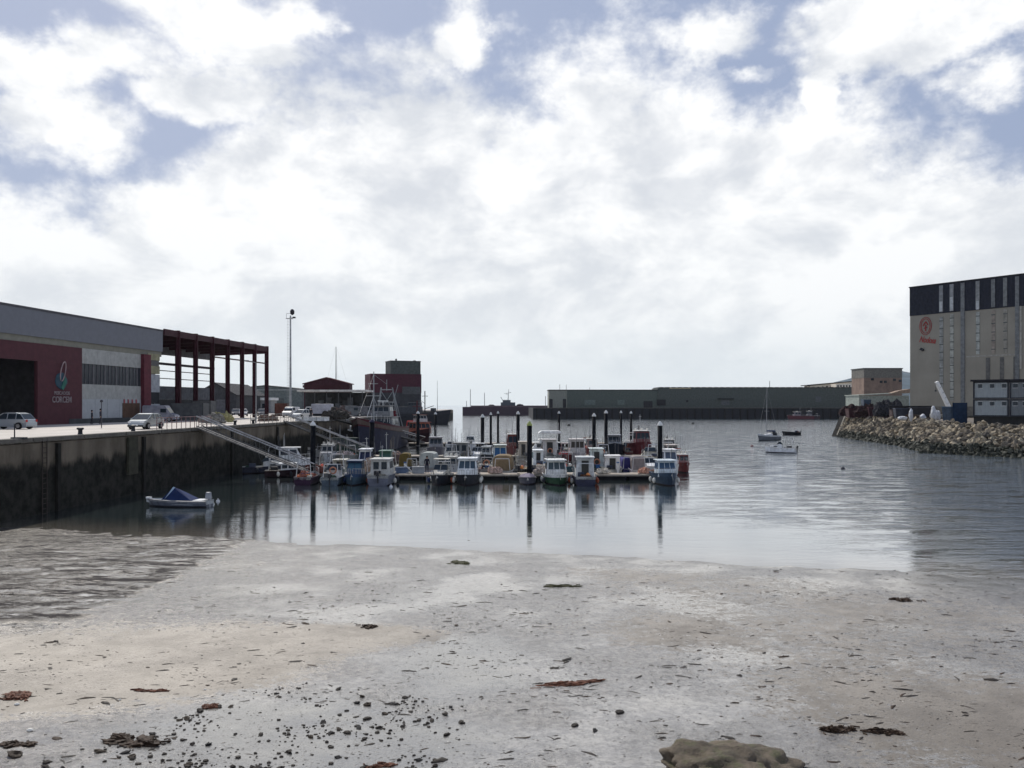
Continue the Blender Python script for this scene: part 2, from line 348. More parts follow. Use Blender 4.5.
cc = t.mix(t.ramp(n, .3, .7), (.085, .072, .056), (.185, .155, .12))
algae = t.mix(t.ramp(t.noise(tc, 1.2, 6, .7), .35, .65), (.010, .010, .009), (.034, .033, .028))
tide = t.ramp(t.m('ADD', zz, t.m('MULTIPLY', t.m('SUBTRACT', n, .5), 2.4)), 3.1, 3.9)
cc = t.mix(tide, algae, cc)
br = t.new('ShaderNodeTexBrick'); br.inputs['Scale'].default_value = .55; br.inputs['Mortar Size'].default_value = .012
cbx = t.new('ShaderNodeCombineXYZ'); t.l.new(sp.outputs[1], cbx.inputs[0]); t.l.new(zz, cbx.inputs[1]); t.l.new(cbx.outputs[0], br.inputs['Vector'])
t.l.new(cc, t.p.inputs['Base Color']); t.p.inputs['Roughness'].default_value = .9; t.p.inputs['Specular IOR Level'].default_value = .08
t.l.new(t.bump(br.outputs['Fac'], -.5, .05, t.bump(t.noise(tc, 3, 6, .7), .6, .12)), t.p.inputs['Normal'])
qw = thing('quay_wall', 'tall dark weed-stained stone quay wall on the left, dropping to the mud', 'wall', (0, 0, 0))
def f(b):
    A = [(qx(-40), -40), (qx(176), 176), (-46.5, 176), (-62.5, 345), (-30.5, 345), (-30.5, 430)]
    for i in range(len(A)-1):
        p, q = Vector(A[i]+(0,)), Vector(A[i+1]+(0,)); d = (q-p).normalized(); nrm = Vector((d.y, -d.x, 0))*.5
        a0, a1 = p, q
        b.add([a0-nrm+Vector((0, 0, -2)), a1-nrm+Vector((0, 0, -2)), a1-nrm+Vector((0, 0, QZ-.35)), a0-nrm+Vector((0, 0, QZ-.35)),
               a0+Vector((0, 0, -2)), a1+Vector((0, 0, -2)), a1+Vector((0, 0, QZ-.35)), a0+Vector((0, 0, QZ-.35))],
              [(0, 1, 2, 3), (4, 5, 6, 7), (0, 4, 5, 1), (3, 2, 6, 7), (0, 3, 7, 4), (1, 5, 6, 2)])
P('wall', sm, qw, f)
def f(b):
    p, q = Vector((qx(-40), -40, 0)), Vector((qx(176), 176, 0)); w = Vector((.14, 0, 0)); v = Vector((-.7, 0, 0))
    for k in range(36):
        a = p.lerp(q, k/36+.0004); c2 = p.lerp(q, (k+1)/36-.0004)
        vs = [a+w, c2+w, c2+v, a+v]
        b.add([x+Vector((0, 0, QZ-.24)) for x in vs]+[x+Vector((0, 0, QZ+.03)) for x in vs], [(0, 1, 2, 3), (4, 5, 6, 7), (0, 1, 5, 4), (1, 2, 6, 5), (2, 3, 7, 6), (3, 0, 4, 7)])
P('coping', mat((.13, .12, .105), .8, bump=.3, grime=.5), qw, f)
for yy in (58.8, 70.9, 90, 104.5, 121):
    P('fender_post', mat((.02, .019, .017), .85, bump=.4), qw, lambda b: b.box((qx(yy)+.12, yy, 2.0), (.2, .42, 5.6)))
P('buttress', mat((.05, .048, .035), .85, bump=.5, grime=.7), qw, lambda b: b.box((qx(69.0)+.12, 69.0, 3.3), (.2, 1.7, 3.1)))
P('ladder', mat((.05, .04, .035), .7), qw, lambda b: ([b.bar((qx(57+k)+.12, 57+k, 0), (qx(57+k)+.12, 57+k, 5.2), .04) for k in (0, .5)], [b.bar((qx(57)+.12, 57, z*.35), (qx(57)+.12, 57.5, z*.35), .025) for z in range(14)]))

# ------------------------------------------------------------------ people
SKIN = mat((.45, .28, .2), .55, name='skin')
def person(label, loc, rz, top, legs, hair=(.03, .02, .015), s=1.0, arm=(.0, .0), stride=.12, group=None, hold=0):
    root = thing('person', label, 'person', loc, rz, group); root.scale = (s, s, s)
    V = []; E = []; rad = []
    def v(p, r, par=None):
        V.append(p); rad.append(r)
        if par is not None: E.append((par, len(V)-1))
        return len(V)-1
    pel = v((0, 0, .93), .135); ch = v((0, 0, 1.13), .125, pel); sh = v((0, .01, 1.36), .15, ch); nk = v((0, .01, 1.49), .055, sh)
    hd = v((0, -.01, 1.60), .085, nk); tp_ = v((0, .0, 1.70), .075, hd)
    for sd_, ks in ((-1, stride), (1, -stride)):
        hp = v((sd_*.10, 0, .88), .095, pel); kn = v((sd_*.11, -ks*.6, .50), .062, hp); an = v((sd_*.11, -ks*.2 if ks > 0 else -ks*1.3, .10), .042, kn)
        v((sd_*.12, an and V[an][1]-.15, .04), .035, an)
        s1 = v((sd_*.19, .01, 1.40), .062, sh); ea = arm[0 if sd_ < 0 else 1]
        e1 = v((sd_*(.24+ea*.12), .03-ks*.4, 1.13), .045, s1); w1_ = v((sd_*(.25+ea*.28), -.03-ks*.9, .90), .032, e1)
        hnd = v((sd_*(.25+ea*.3), -.05-ks, .83), .036, w1_)
        hp0 = Vector(V[hnd])
        for k in range(4): v(tuple(hp0+Vector((0, -.03+k*.02, -.075+abs(k-1.4)*.01))), .009, hnd)
        v(tuple(hp0+Vector((-sd_*.03, -.04, -.03))), .010, hnd)
    me = bpy.data.meshes.new('body'); me.from_pydata(V, E, []); o = bpy.data.objects.new('body', me); C.objects.link(o); o.parent = root
    sk = o.modifiers.new('skin', 'SKIN'); lay = me.skin_vertices[0] if me.skin_vertices else None
    if lay is None:
        bm = bmesh.new(); bm.from_mesh(me); bm.verts.layers.skin.verify(); bm.to_mesh(me); bm.free(); lay = me.skin_vertices[0]
    for i, r in enumerate(rad): lay.data[i].radius = (r, r*.85 if i < 3 else r)
    lay.data[0].use_root = True
    o.modifiers.new('sub', 'SUBSURF').levels = 1; o.modifiers['sub'].render_levels = 2
    dg = bpy.context.evaluated_depsgraph_get(); em = bpy.data.meshes.new_from_object(o.evaluated_get(dg))
    o.modifiers.clear(); o.data = em
    em.materials.clear()
    for m_ in (SKIN, mat(top, .8), mat(legs, .8), mat((.02, .02, .02), .6)): em.materials.append(m_)
    for p in em.polygons:
        z = p.center.z; x = abs(p.center.x)
        p.material_index = 1 if (.93 < z < 1.47) else (2 if (z <= .93 and x < .2 and z > .09) else (3 if z <= .09 else 0)); p.use_smooth = True
    P('hair', mat(hair, .7), root, lambda b: b.blob((0, .02, 1.66), (.21, .23, .25), 3, 2, .05), True)
    P('face', SKIN, root, lambda b: (b.box((0, -.105, 1.60), (.025, .03, .04)), b.box((0, -.095, 1.55), (.05, .012, .012))))
    return root

# ------------------------------------------------------------------ vehicles
TY = mat((.02, .02, .02), .85); RIM = mat((.35, .35, .36), .3, .7)
def wheels(root, xs_, w, r=.32):
    for x in xs_:
        for s in (-1, 1):
            k = P('wheel', TY, root, lambda b: b.bar((x, s*(w-.1)-.1, r), (x, s*(w-.1)+.1, r), r, 16))
            P('rim', RIM, k, lambda b: b.bar((x, s*(w+.005)-.012, r), (x, s*(w+.005)+.012, r), r*.58, 12))
def car(label, loc, rz, col, L=4.2, W_=1.75, Ht=1.48, group='cars parked on the quay', estate=False):
    root = thing('parked_car', label, 'car', loc, rz, group)
    pm = mat(col, .22, .35, var=.05); h = L/2; w = W_/2
    low = [(-h, .35), (-h+.02, .62), (-h+.06, .88), (-h+.25, .95), (h*.36, .95), (h*.62, .90), (h-.28, .78), (h-.05, .62), (h, .42), (h-.04, .24), (-h+.05, .22)]
    ww = [w*.9, w*.94, w*.93, w*.95, w*.97, w*.96, w*.86, w*.8, w*.8, w*.84, w*.9]
    P('body', pm, root, lambda b: b.prism(low, [-x for x in ww], ww), bevel=.05)
    rr = -h+.12 if estate else -h+.2
    gh = [(rr, .94), (rr+.42, Ht-.12), (rr+.9, Ht), (.0, Ht), (.3, Ht-.06), (h*.60, .93)]
    gw = [w*.90, w*.76, w*.72, w*.72, w*.74, w*.88]
    P('window', glass(), root, lambda b: b.prism(gh, [-x for x in gw], gw), bevel=.03)
    rf = [(rr+.40, Ht-.11), (rr+.86, Ht+.025), (.02, Ht+.025), (.34, Ht-.05)]; rw = [w*.775, w*.74, w*.74, w*.755]
    P('roof', pm, root, lambda b: b.prism(rf, [-x for x in rw], rw), bevel=.02)
    for s in (-1, 1):
        def f(b):
            for (x0, z0, x1, z1) in ((h*.60, .93, .28, Ht-.04), (-.15, .93, -.18, Ht-.02), (rr+.04, .93, rr+.46, Ht-.08), (rr+.85, .93, rr+.85, Ht-.02)):
                b.bar((x0, s*w*.895, z0), (x1, s*w*.755, z1), .04, 5)
        P('pillar', pm, root, f)
        P('headlight', mat((.8, .8, .8), .1, name='lens'), root, lambda b: b.box((h-.14, s*w*.66, .68), (.2, .3, .13), rz=-s*.35))
        P('tail_light', mat((.4, .02, .02), .2), root, lambda b: b.box((-h+.05, s*w*.8, .78), (.1, .2, .22)))
        P('mirror', pm, root, lambda b: b.box((h*.40, s*(w+.05), .98), (.12, .18, .12)))
    P('bumper', mat((.05, .05, .05), .6), root, lambda b: b.box((h-.06, 0, .33), (.18, W_*.82, .16)))
    P('number_plate', mat(WHITE, .5), root, lambda b: b.box((h+.035, 0, .42), (.02, .5, .11)))
    wheels(root, (-h*.62, h*.62), w)
    return root
def van(label, loc, rz, col, L=4.9, W_=1.9, Ht=2.15, group=None, box=False, name='van'):
    root = thing(name, label, name.replace('_', ' '), loc, rz, group); pm = mat(col, .35, .1, grime=.25); h = L/2; w = W_/2
    if not box:
        pts = [(-h, .3), (-h, Ht-.15), (-h+.12, Ht), (h-1.55, Ht), (h-1.3, Ht-.06), (h-.75, 1.15), (h-.12, .95), (h, .75), (h-.02, .3)]
        ww = [w, w*.95, w*.88, w*.88, w*.9, w*.96, w*.93, w*.9, w*.93]
        P('body', pm, root, lambda b: b.prism(pts, [-x for x in ww], ww), bevel=.05)
        P('windscreen', glass(), root, lambda b: b.prism([(h-1.26, Ht-.16), (h-.72, 1.2), (h-.78, 1.17), (h-1.32, Ht-.18)], -w*.86, w*.86))
        for s in (-1, 1): P('window', glass(), root, lambda b: b.box((h-1.55, s*w*.955, 1.5), (.75, .04, .5)))
    else:
        P('cargo_box', pm, root, lambda b: b.box((-.8, 0, .7+(Ht-.7)/2), (L-1.7, W_, Ht-.7)), bevel=.04)
        cabp = [(h-1.55, .4), (h-1.55, 1.95), (h-.75, 1.95), (h-.35, 1.25), (h, 1.05), (h, .4)]
        P('cab', mat(WHITE, .35), root, lambda b: b.prism(cabp, -w*.9, w*.9), bevel=.05)
        P('windscreen', glass(), root, lambda b: b.prism([(h-.72, 1.88), (h-.34, 1.3), (h-.38, 1.28), (h-.78, 1.86)], -w*.8, w*.8))
        for s in (-1, 1): P('window', glass(), root, lambda b: b.box((h-1.1, s*w*.9, 1.55), (.6, .04, .5)))
        P('chassis', mat(DARK), root, lambda b: b.box((-.4, 0, .55), (L-1, W_*.6, .25)))
    for s in (-1, 1): P('headlight', mat((.8, .8, .8), .1, name='lens'), root, lambda b: b.box((h-.02, s*w*.7, .72), (.08, .25, .18)))
    wheels(root, (-h*.6, h*.64), w, .34)
    return root

# ------------------------------------------------------------------ left hall: closed part
hall_a = math.atan2(1, .106)
def hu(px): return (62.7/(.106+(512-px)/F)-86.7)*1.0056
bld = thing('fish_hall', 'long flat-roofed harbour hall, grey fascia over dark red wall and white cladding', 'building', (-53.5+.0, 86.7, QZ), hall_a)
DRED = mat((.078, .027, .035), .6, var=.12, grime=.35); FASC = mat((.15, .16, .185), .5, var=.05, corr=.0, grime=.15)
BEIGE = mat((.20, .20, .17), .7, var=.1); CLAD = mat((.38, .39, .38), .55, corr=3.2, grime=.6, var=.15)
ue = hu(162)
P('fascia', FASC, bld, lambda b: b.box(((ue-30)/2, .5, 11.3), (ue+30, 1.2, 2.9)))
P('roof_edge', mat((.07, .07, .08), .5), bld, lambda b: b.box(((ue-30)/2, .5, 12.88), (ue+30.1, 1.3, .26)))
P('roof', mat(GREY, .7), bld, lambda b: b.box(((ue-30)/2, 16, 12.6), (ue+29.8, 29.6, .3)))
P('beam', BEIGE, bld, lambda b: b.box(((ue-30)/2, .35, 9.5), (ue+30, .5, .74)))
def f(b):
    b.box((-13, .2, 8.15), (38, .4, 1.97)); a0, a1 = hu(37.5), hu(82)
    b.box(((a0+a1)/2+.002, .2, 3.58), (a1-a0, .4, 7.16)); b.box((-21, .2, 3.58), (18, .4, 7.17)); b.box(((6.002+a1)/2, .2, 8.15), (a1-6.002, .4, 1.97))
P('red_wall', DRED, bld, f)
a0, a1 = hu(82), hu(141); am = (a0+a1)/2
P('upper_cladding', CLAD, bld, lambda b: b.box((am, .22, 8.22), (a1-a0, .36, 1.83)))
wf = P('window', glass((.03, .035, .045), .15), bld, lambda b: b.box((am, .3, 6.05), (a1-a0, .3, 2.5)))
P('mullion', mat((.10, .10, .11), .5), wf, lambda b: [b.box((a0+(a1-a0)*k/16, .12, 6.05), (.10+.25*((k*7) % 3 == 0), .08, 2.5)) for k in range(17)])
P('lower_cladding', CLAD, bld, lambda b: b.box((am, .22, 3.9), (a1-a0, .36, 1.79)))
PB('base_panel', mat((.36, .38, .40), .5, grime=.5, var=.08), bld, [((a0+.02+(a1-a0)*.2*k+(a1-a0)*.1, .2, 1.8), ((a1-a0)*.195, .38, 2.4)) for k in range(5)])
P('plinth', mat((.06, .065, .07), .8), bld, lambda b: b.box((am+2, .19, .3), (a1-a0+9, .5, .6)))
P('shutter_door', mat((.12, .07, .05), .7, grime=.6, corr=2.5, axis='Z'), bld, lambda b: b.box((hu(131), .0, 1.35), (hu(139)-hu(122), .1, 2.3)))
PB('sill_post', mat((.30, .08, .09), .6), bld, [((hu(124+4*k), -.03, 2.75), (.25, .1, .5)) for k in range(4)])
a2, a3 = hu(148), hu(160)
P('pillar', mat((.10, .022, .033), .6), bld, lambda b: b.box(((a1+a2)/2, 0, 4.6), (a2-a1, .9, 9.2)))
PB('end_panel', mat((.24, .23, .15), .6), bld, [(((a2+a3)/2, .22, 9.0), (a3-a2, .36, .9)), (((a2+a3)/2, .22, 7.2), (a3-a2, .36, 1.1))])
PB('end_window', glass((.02, .02, .025)), bld, [(((a2+a3)/2, .3, 8.15), (a3-a2, .3, .78)), (((a2+a3)/2, .3, 3.3), (a3-a2, .3, 1.5))])
PB('grey_panel', mat((.30, .32, .35), .5), bld, [(((a2+a3)/2, .22, 5.3), (a3-a2, .36, 2.5)), (((a2+a3)/2, .22, 1.2), (a3-a2, .36, 2.4))])
P('end_wall', mat((.16, .16, .17), .7, corr=2, axis='Y'), bld, lambda b: b.box((ue-.2, 15.5, 6.2), (.3, 29, 12.4)))
P('inner_wall', mat((.08, .08, .09), .8), bld, lambda b: (b.box((-4, 14, 6), (40, .3, 12)), b.box((-24, 7, 6), (.3, 13, 12)), b.box((hu(60), 7, 6), (.3, 13, 12))))
P('inner_beam', mat((.5, .5, .45), .6), bld, lambda b: (b.box((hu(6), 5, 5.6), (5.5, .3, .5)), b.box((hu(31), 5, 5.9), (2.2, .3, .35))))
# sign on the red wall: leaf emblem over two lines of lettering
def xf(px, Y=96.0): return hu(px)
sgn = P('emblem', mat((.03, .07, .10), .5), bld, lambda b: b.blob((hu(61), -.05, 5.05), (2.1, .12, 1.9), 4, 3, .12), True)
P('emblem_leaf', mat((.03, .13, .10), .5), sgn, lambda b: b.prism([(hu(60), 4.3), (hu(62), 3.95), (hu(65.5), 4.9), (hu(64), 5.6)], -.16, -.12))
def f(b):
    for k in range(22):
        a = k/22*2*math.pi; a_ = (k+1)/22*2*math.pi; g_ = lambda q: (hu(61.5)+.42*math.cos(q)+.3*math.sin(q), -.2, 6.15+1.15*math.sin(q))
        if k not in (15, 16): b.bar(g_(a), g_(a_), .06, 5)
P('emblem_ring', mat((.35, .27, .28), .5), sgn, f)
def text(s, size, loc, m, parent, rot=(R(90), 0, 0), shear=0, name='lettering', sx=1):
    c = bpy.data.curves.new(name, 'FONT'); c.body = s; c.size = size; c.extrude = .03; c.shear = shear; c.align_x = 'CENTER'; c.offset = size*.015
    c.materials.append(m); o = bpy.data.objects.new(name, c); C.objects.link(o); o.parent = parent
    o.location = loc; o.rotation_euler = rot; o.scale = (sx, 1, 1); bpy.context.view_layer.update()
    me = bpy.data.meshes.new_from_object(o.evaluated_get(bpy.context.evaluated_depsgraph_get())); o2 = bpy.data.objects.new(name, me); C.objects.link(o2); o2.parent = parent
    o2.location = loc; o2.rotation_euler = rot; o2.scale = (sx, 1, 1); bpy.data.objects.remove(o); return o2
lt = mat((.24, .2, .21), .6)
text('PESCADOS', .55, (hu(61.5), -.06, 3.45), lt, bld, sx=1.05); text('CORCEM', 1.0, (hu(61.5), -.06, 2.55), lt, bld, sx=.86)

# ------------------------------------------------------------------ left hall: open steel frame
cx_, cY_ = -53.5, 86.7
fr = thing('steel_frame_canopy', 'open dark red steel frame with roof but no walls, joined to the hall end', 'building frame', (cx_, cY_, QZ), hall_a)
FR = mat((.045, .013, .02), .55, grime=.3)
cols = [177.6, 195.5, 212, 227.6, 242, 254.5, 266.6]
for i, px in enumerate(cols):
    for yy in (0.0, 24.0):
        P('column', FR, fr, lambda b: (b.box((hu(px), yy, 6.5), (.16, .75, 13.0)), b.box((hu(px)-.22, yy, 6.5), (.34, .12, 13.0)), b.box((hu(px)+.22, yy, 6.5), (.34, .12, 13.0)), b.box((hu(px), yy, 13.15), (.5, .6, .3))))
    P('rafter', FR, fr, lambda b: b.prism([(0.1, 12.7), (24, 12.7), (24, 11.9), (12, 11.5), (.1, 11.9)], hu(px)-.12, hu(px)+.12, axis='x'))
uA, uB = hu(164), hu(cols[-1]); um = (uA+uB)/2
PB('edge_beam', FR, fr, [((um, -.1, 12.75), (uB-uA+.4, .25, .9)), ((um, 24.1, 12.5), (uB-uA+.4, .25, 1.0))])
for k in range(1, 10): P('purlin', FR, fr, lambda b: b.box(((uA+uB)/2-1.5, 1.5*k, 12.76), (uB-uA-.5, .16, .26)))
P('roof_sheet', mat((.035, .016, .022), .7, corr=2.5, axis='X'), fr, lambda b: b.box(((uA+hu(256))/2, 12, 12.93), (hu(256)-uA, 24.2, .08)))
P('tie_beam', FR, fr, lambda b: b.box(((hu(212)+uB)/2, .0, 10.05), (uB-hu(212), .12, .22)))
def hb(px, dep): return ((62.7+dep)/(.106+(512-px)/F)-86.7)*1.0056
for px in (176.5, 193, 209): P('inner_column', FR, fr, lambda b: b.box((hb(px, 10.4), 10.4, 6.3), (.5, .5, 12.5)))
ba, bb_ = uA, hb(212, 10.4)
P('back_rail', mat((.03, .02, .03), .6), fr, lambda b: [b.box(((ba+bb_)/2, 10.4, z), (bb_-ba, .12, h_)) for z, h_ in ((9.15, .42), (8.0, .14), (6.7, .14))])
P('back_header', mat((.12, .12, .125), .7), fr, lambda b: b.box(((ba+bb_)/2, 10.4, 11.6), (bb_-ba, .2, 1.9)))
P('back_wall', mat((.10, .11, .13), .7, corr=1.5), fr, lambda b: b.box(((ba+bb_)/2, 10.4, 4.3), (bb_-ba, .2, 2.2)))
P('back_wall_base', mat((.035, .038, .045), .7), fr, lambda b: b.box(((ba+bb_)/2, 10.4, 1.6), (bb_-ba, .22, 3.19)))
# ------------------------------------------------------------------ more buildings on the left shore
def gable(label, x0, x1, Y, D, eave, ridge, wallc, roofc, name='warehouse', corr=1.6, over=.3, z0=QZ):
    root = thing(name, label, 'building', ((x0+x1)/2, Y, z0)); w = (x1-x0)/2
    P('wall', mat(wallc, .7, corr=corr, grime=.4), root, lambda b: b.prism([(-w, 0), (w, 0), (w, eave), (0, ridge-.1), (-w, eave)], 0, D))
    P('roof', mat(roofc, .6, corr=2, axis='Y', grime=.3), root, lambda b: (b.prism([(-w-over, eave-.1), (0, ridge), (0, ridge+.25), (-w-over, eave+.15)], -over, D+over), b.prism([(w+over, eave-.1), (0, ridge), (0, ridge+.25), (w+over, eave+.15)], -over, D+over)))
    return root
wh = gable('dark gabled warehouse seen through the open red steel frame', wx(194, 205), wx(236, 205), 205, 25, 4.6, 7.6, (.05, .052, .058), (.03, .03, .035))
P('door', mat((.10, .10, .11), .6), wh, lambda b: b.box((2, -.06, 1.8), (3.5, .1, 3.6)))
wh = gable('long pale green-grey shed with low ridge behind the steel frame end', wx(224, 262), wx(306, 262), 262, 30, 7.0, 8.3, (.13, .155, .155), (.07, .08, .085))
PB('door', mat((.09, .1, .1), .6), wh, [((4, -.06, 2.2), (4, .1, 4.4)), ((-6, -.06, 2.2), (4, .1, 4.4))])
P('gutter', mat((.4, .42, .42), .5), wh, lambda b: b.box((0, -.4, 7.0), (wx(306, 262)-wx(224, 262), .15, .2)))
oh = thing('office_building', 'small flat-roofed white building seen under the far end of steel frame', 'building', (wx(252, 225), 225, QZ))
P('wall', mat((.25, .26, .27), .6), oh, lambda b: b.box((0, 3, 1.8), (10, 6, 3.6)))
P('roof', mat(WHITE, .5), oh, lambda b: b.box((0, 3, 3.9), (10.8, 6.8, .7)))
PB('window', glass(), oh, [((-3.5+2.3*k, -.03, 2.0), (1.3, .08, 1.2)) for k in range(4)])
# canopy shed and the building with the red pediment
x0, x1 = wx(307, 172), wx(371, 172)
cs = thing('market_shed', 'open dark shed with a long white flat canopy roof behind the trawler', 'shed', ((x0+x1)/2, 172, QZ)); w = (x1-x0)/2-.3
P('canopy_roof', mat((.62, .6, .55), .5, grime=.2), cs, lambda b: b.box((0, -3, 5.1), (2*w+1.2, 8, .38)))
P('back_wall', mat((.05, .055, .06), .7, corr=1.2), cs, lambda b: b.box((-.3, 1.3, 2.4), (2*w+1.4, .3, 4.9)))
for k in range(6): P('post', mat((.10, .105, .11), .5), cs, lambda b: b.bar((-w+.4+k*(2*w-.8)/5, -6.2, 0), (-w+.4+k*(2*w-.8)/5, -6.2, 4.95), .09))
P('rack', mat((.10, .11, .12), .6), cs, lambda b: [b.box((-w+1+k*1.15, -1-(k % 3), 1+(k % 4)*.3), (1.0, .8, 2+(k % 4)*.6)) for k in range(10)])
rp = gable('building with dark red shallow gable roof rising behind the white canopy', wx(304, 235), wx(349, 235), 235, 5, 8.2, 9.9, (.05, .016, .024), (.075, .018, .026), 'gabled_building', .8, .4)
P('eave_band', mat((.05, .015, .02), .6), rp, lambda b: b.box((0, -.2, 7.5), (wx(350, 235)-wx(303, 235), .3, .7)))
# ice tower block
tw = thing('ice_tower_block', 'windowless harbour block with dark red band and grey upper tower', 'building', (wx(372, 350)-.6, 350, QZ), R(21))
cw = (420-368)/F*350*1.0
P('lower_wall', mat((.042, .044, .05), .8, grime=.6, var=.3, scale=.3), tw, lambda b: b.box((cw/2, 6, 3.8), (cw, 12, 7.6)))
P('red_band', mat((.062, .016, .028), .7, grime=.4), tw, lambda b: b.box((cw/2, 6, 11.5), (cw+.15, 12.2, 8.0)))
P('upper_tower', mat((.07, .08, .078), .8, corr=.5, grime=.5), tw, lambda b: b.box((cw*.70, 6, 18.2), (cw*.6, 10, 5.6)))
P('tower_cap', mat((.05, .05, .055), .7), tw, lambda b: (b.box((cw*.70, 6, 21.1), (cw*.6+.3, 10.3, .3)), b.box((cw*.52, 2, 21.6), (.6, .6, .9)), b.box((cw*.9, 3, 21.4), (.9, .5, .4))))
P('vent_panel', mat((.075, .078, .082), .7), tw, lambda b: b.box((cw*.8, -.12, 8.5), (cw*.36, .2, 3.2)))
PB('window', glass(), tw, [((2+3.3*k, -.05, 2.3), (1.4, .1, 1.4)) for k in range(5)])

# masts and poles on the quay
lm = thing('floodlight_mast', 'tall slim floodlight mast with ladder and round lamp head', 'light mast', (wx(290.5, 165), 165, QZ))
hM = wz(309, 165)-QZ
P('pole', mat((.34, .36, .37), .5, .1), lm, lambda b: b.bar((0, 0, 0), (0, 0, hM-1.3), .26, 10, .13))
P('ladder', mat((.35, .36, .36), .5), lm, lambda b: ([b.bar((-.55+dx, 0, 1), (-.42+dx, 0, hM-2), .02, 4) for dx in (-.14, .14)], [b.bar((-.7, 0, 1.2+.55*k), (-.26, 0, 1.2+.55*k), .02, 4) for k in range(int((hM-3)/.55))]))
P('platform', mat((.4, .4, .4), .5), lm, lambda b: (b.box((-.2, 0, hM-1.9), (1.3, .8, .1)), b.bar((-.8, 0, hM-1.9), (-.8, 0, hM-.9), .04), b.bar((-.8, 0, hM-.9), (-.1, 0, hM-.9), .04), b.bar((.7, 0, hM-1.7), (-.2, 0, hM-1.7), .05)))
P('lamp_head', mat((.03, .03, .035), .5), lm, lambda b: b.lathe((.35, 0, hM-1.2), [(.1, 0), (.42, .25), (.45, .8), (.2, 1.15)], 12))
P('floodlight', mat((.06, .06, .06), .4), lm, lambda b: b.box((.75, -.1, hM-1.7), (.55, .35, .3)))
am_ = thing('antenna_mast', 'thin grey antenna mast standing behind the red gable roof', 'mast', (wx(336, 250), 250, QZ))
P('pole', mat((.2, .21, .22), .5, .4), am_, lambda b: b.bar((0, 0, 0), (0, 0, wz(347, 250)-QZ), .24, 8, .08))
P('stay', mat((.3, .3, .3), .5), am_, lambda b: [b.bar((dx, dy, 6), (0, 0, 20), .015, 4) for dx, dy in ((-4, 1), (4, 1), (0, 4))])
pl = thing('sign_pole', 'thin pole with small dark round top beside the walking couple', 'pole', (wx(101.5, 82), 82, QZ))
P('post', mat((.08, .08, .09), .5), pl, lambda b: b.bar((0, 0, 0), (0, 0, wz(401, 82)-QZ), .045))
P('disc', mat((.05, .05, .06), .5), pl, lambda b: b.lathe((0, 0, wz(402, 82)-QZ), [(.05, -.05), (.14, .02), (.15, .12), (.06, .22)], 10))
sl_ = thing('lamp_post', 'slim grey lamp post on the quay in front of the steel frame', 'street lamp', (wx(256, 104), 104, QZ))
P('post', mat((.3, .31, .32), .5, .4), sl_, lambda b: b.bar((0, 0, 0), (0, 0, 7.6), .08, 8, .05))
P('arm', mat((.3, .31, .32), .5, .4), sl_, lambda b: b.bar((0, 0, 7.55), (-1.0, 0, 7.8), .035))
P('lamp', mat((.15, .15, .15), .5), sl_, lambda b: b.box((-1.2, 0, 7.8), (.6, .22, .12)))

# vehicles and quay clutter
car('silver hatchback parked before the open door of red hall', (wx(11, 77.5), 77.5, QZ), R(176), (.34, .37, .40), 4.1, Ht=1.52)
car('silver saloon parked at the quay edge by the railing', (wx(146, 78), 78, QZ), R(-91), (.40, .42, .42), 4.3, Ht=1.45)
van('grey panel van parked beyond the silver saloon', (wx(161, 112), 112, QZ), R(4), (.25, .25, .29), 4.3, Ht=2.2)
van('white box truck with pale grey cargo box by the white canopy', (wx(318, 150), 150, QZ), R(180), (.36, .37, .42), 5.3, 2.0, 2.45, box=True, name='box_truck')
car('white car parked beside the pale box truck', (wx(302, 138), 138, QZ), R(-90-20), (.55, .57, .58), 3.9, Ht=1.5)
van('small white van with red cab front by rusty container', (wx(291, 155), 155, QZ), R(-100), (.6, .6, .6), 4.2, 1.8, 1.9)
for px, cl_, lb in ((236, (.07, .075, .09), 'dark car parked under the steel frame, left of its neighbour'), (243, (.5, .5, .52), 'light grey car parked under the steel frame'), (262, (.1, .1, .11), 'black car parked just past the last red column')):
    car(lb, (wx(px, 168), 168, QZ), R(-70), cl_, 4.0, Ht=1.45)
van('dark grey van showing behind the trawler bow', (wx(352, 160), 160, QZ), R(10), (.12, .13, .14), 4.6, Ht=2.1)
van('grey van parked right of another, beside the trawler', (wx(366, 162), 162, QZ), R(10), (.15, .15, .16), 4.6, Ht=2.0)
def container(label, loc, size, col, rz=0, name='shipping_container'):
    root = thing(name, label, 'container', loc, rz); a, b_, h = size
    P('body', mat(col, .6, corr=2.4, grime=.45), root, lambda b: b.box((0, 0, h/2), size))
    P('door', mat(tuple(x*.85 for x in col), .6, grime=.3), root, lambda b: b.box((a/2+.02, 0, h/2), (.06, b_*.92, h*.92)))
    PB('frame', mat(tuple(x*.6 for x in col), .6), root, [((sx*a/2, sy*b_/2, h/2), (.14, .14, h+.05)) for sx in (-1, 1) for sy in (-1, 1)])
    return root
container('grey site container under the steel frame behind the van', (wx(190, 120), 120, QZ), (4.6, 2.4, 2.5), (.10, .105, .11))
container('mottled dark container under the frame right of the grey one', (wx(204, 128), 128, QZ), (2.8, 2.4, 2.9), (.13, .13, .13))
container('rusty brown container beside small white van', (wx(283, 170), 170, QZ), (2.4, 3, 2.6), (.12, .05, .04))
def railing(label, p0, p1, n, m, h=1.1, z=QZ, infill=True):
    root = thing('railing', label, 'railing', (*p0, z)); d = Vector((p1[0]-p0[0], p1[1]-p0[1], 0))
    for k in range(n+1): P('post', m, root, lambda b: b.bar(d*k/n, d*k/n+Vector((0, 0, h)), .035, 5))
    for z_ in (h, h*.55): P('rail', m, root, lambda b: b.bar(Vector((0, 0, z_)), d+Vector((0, 0, z_)), .03, 5))
    return root
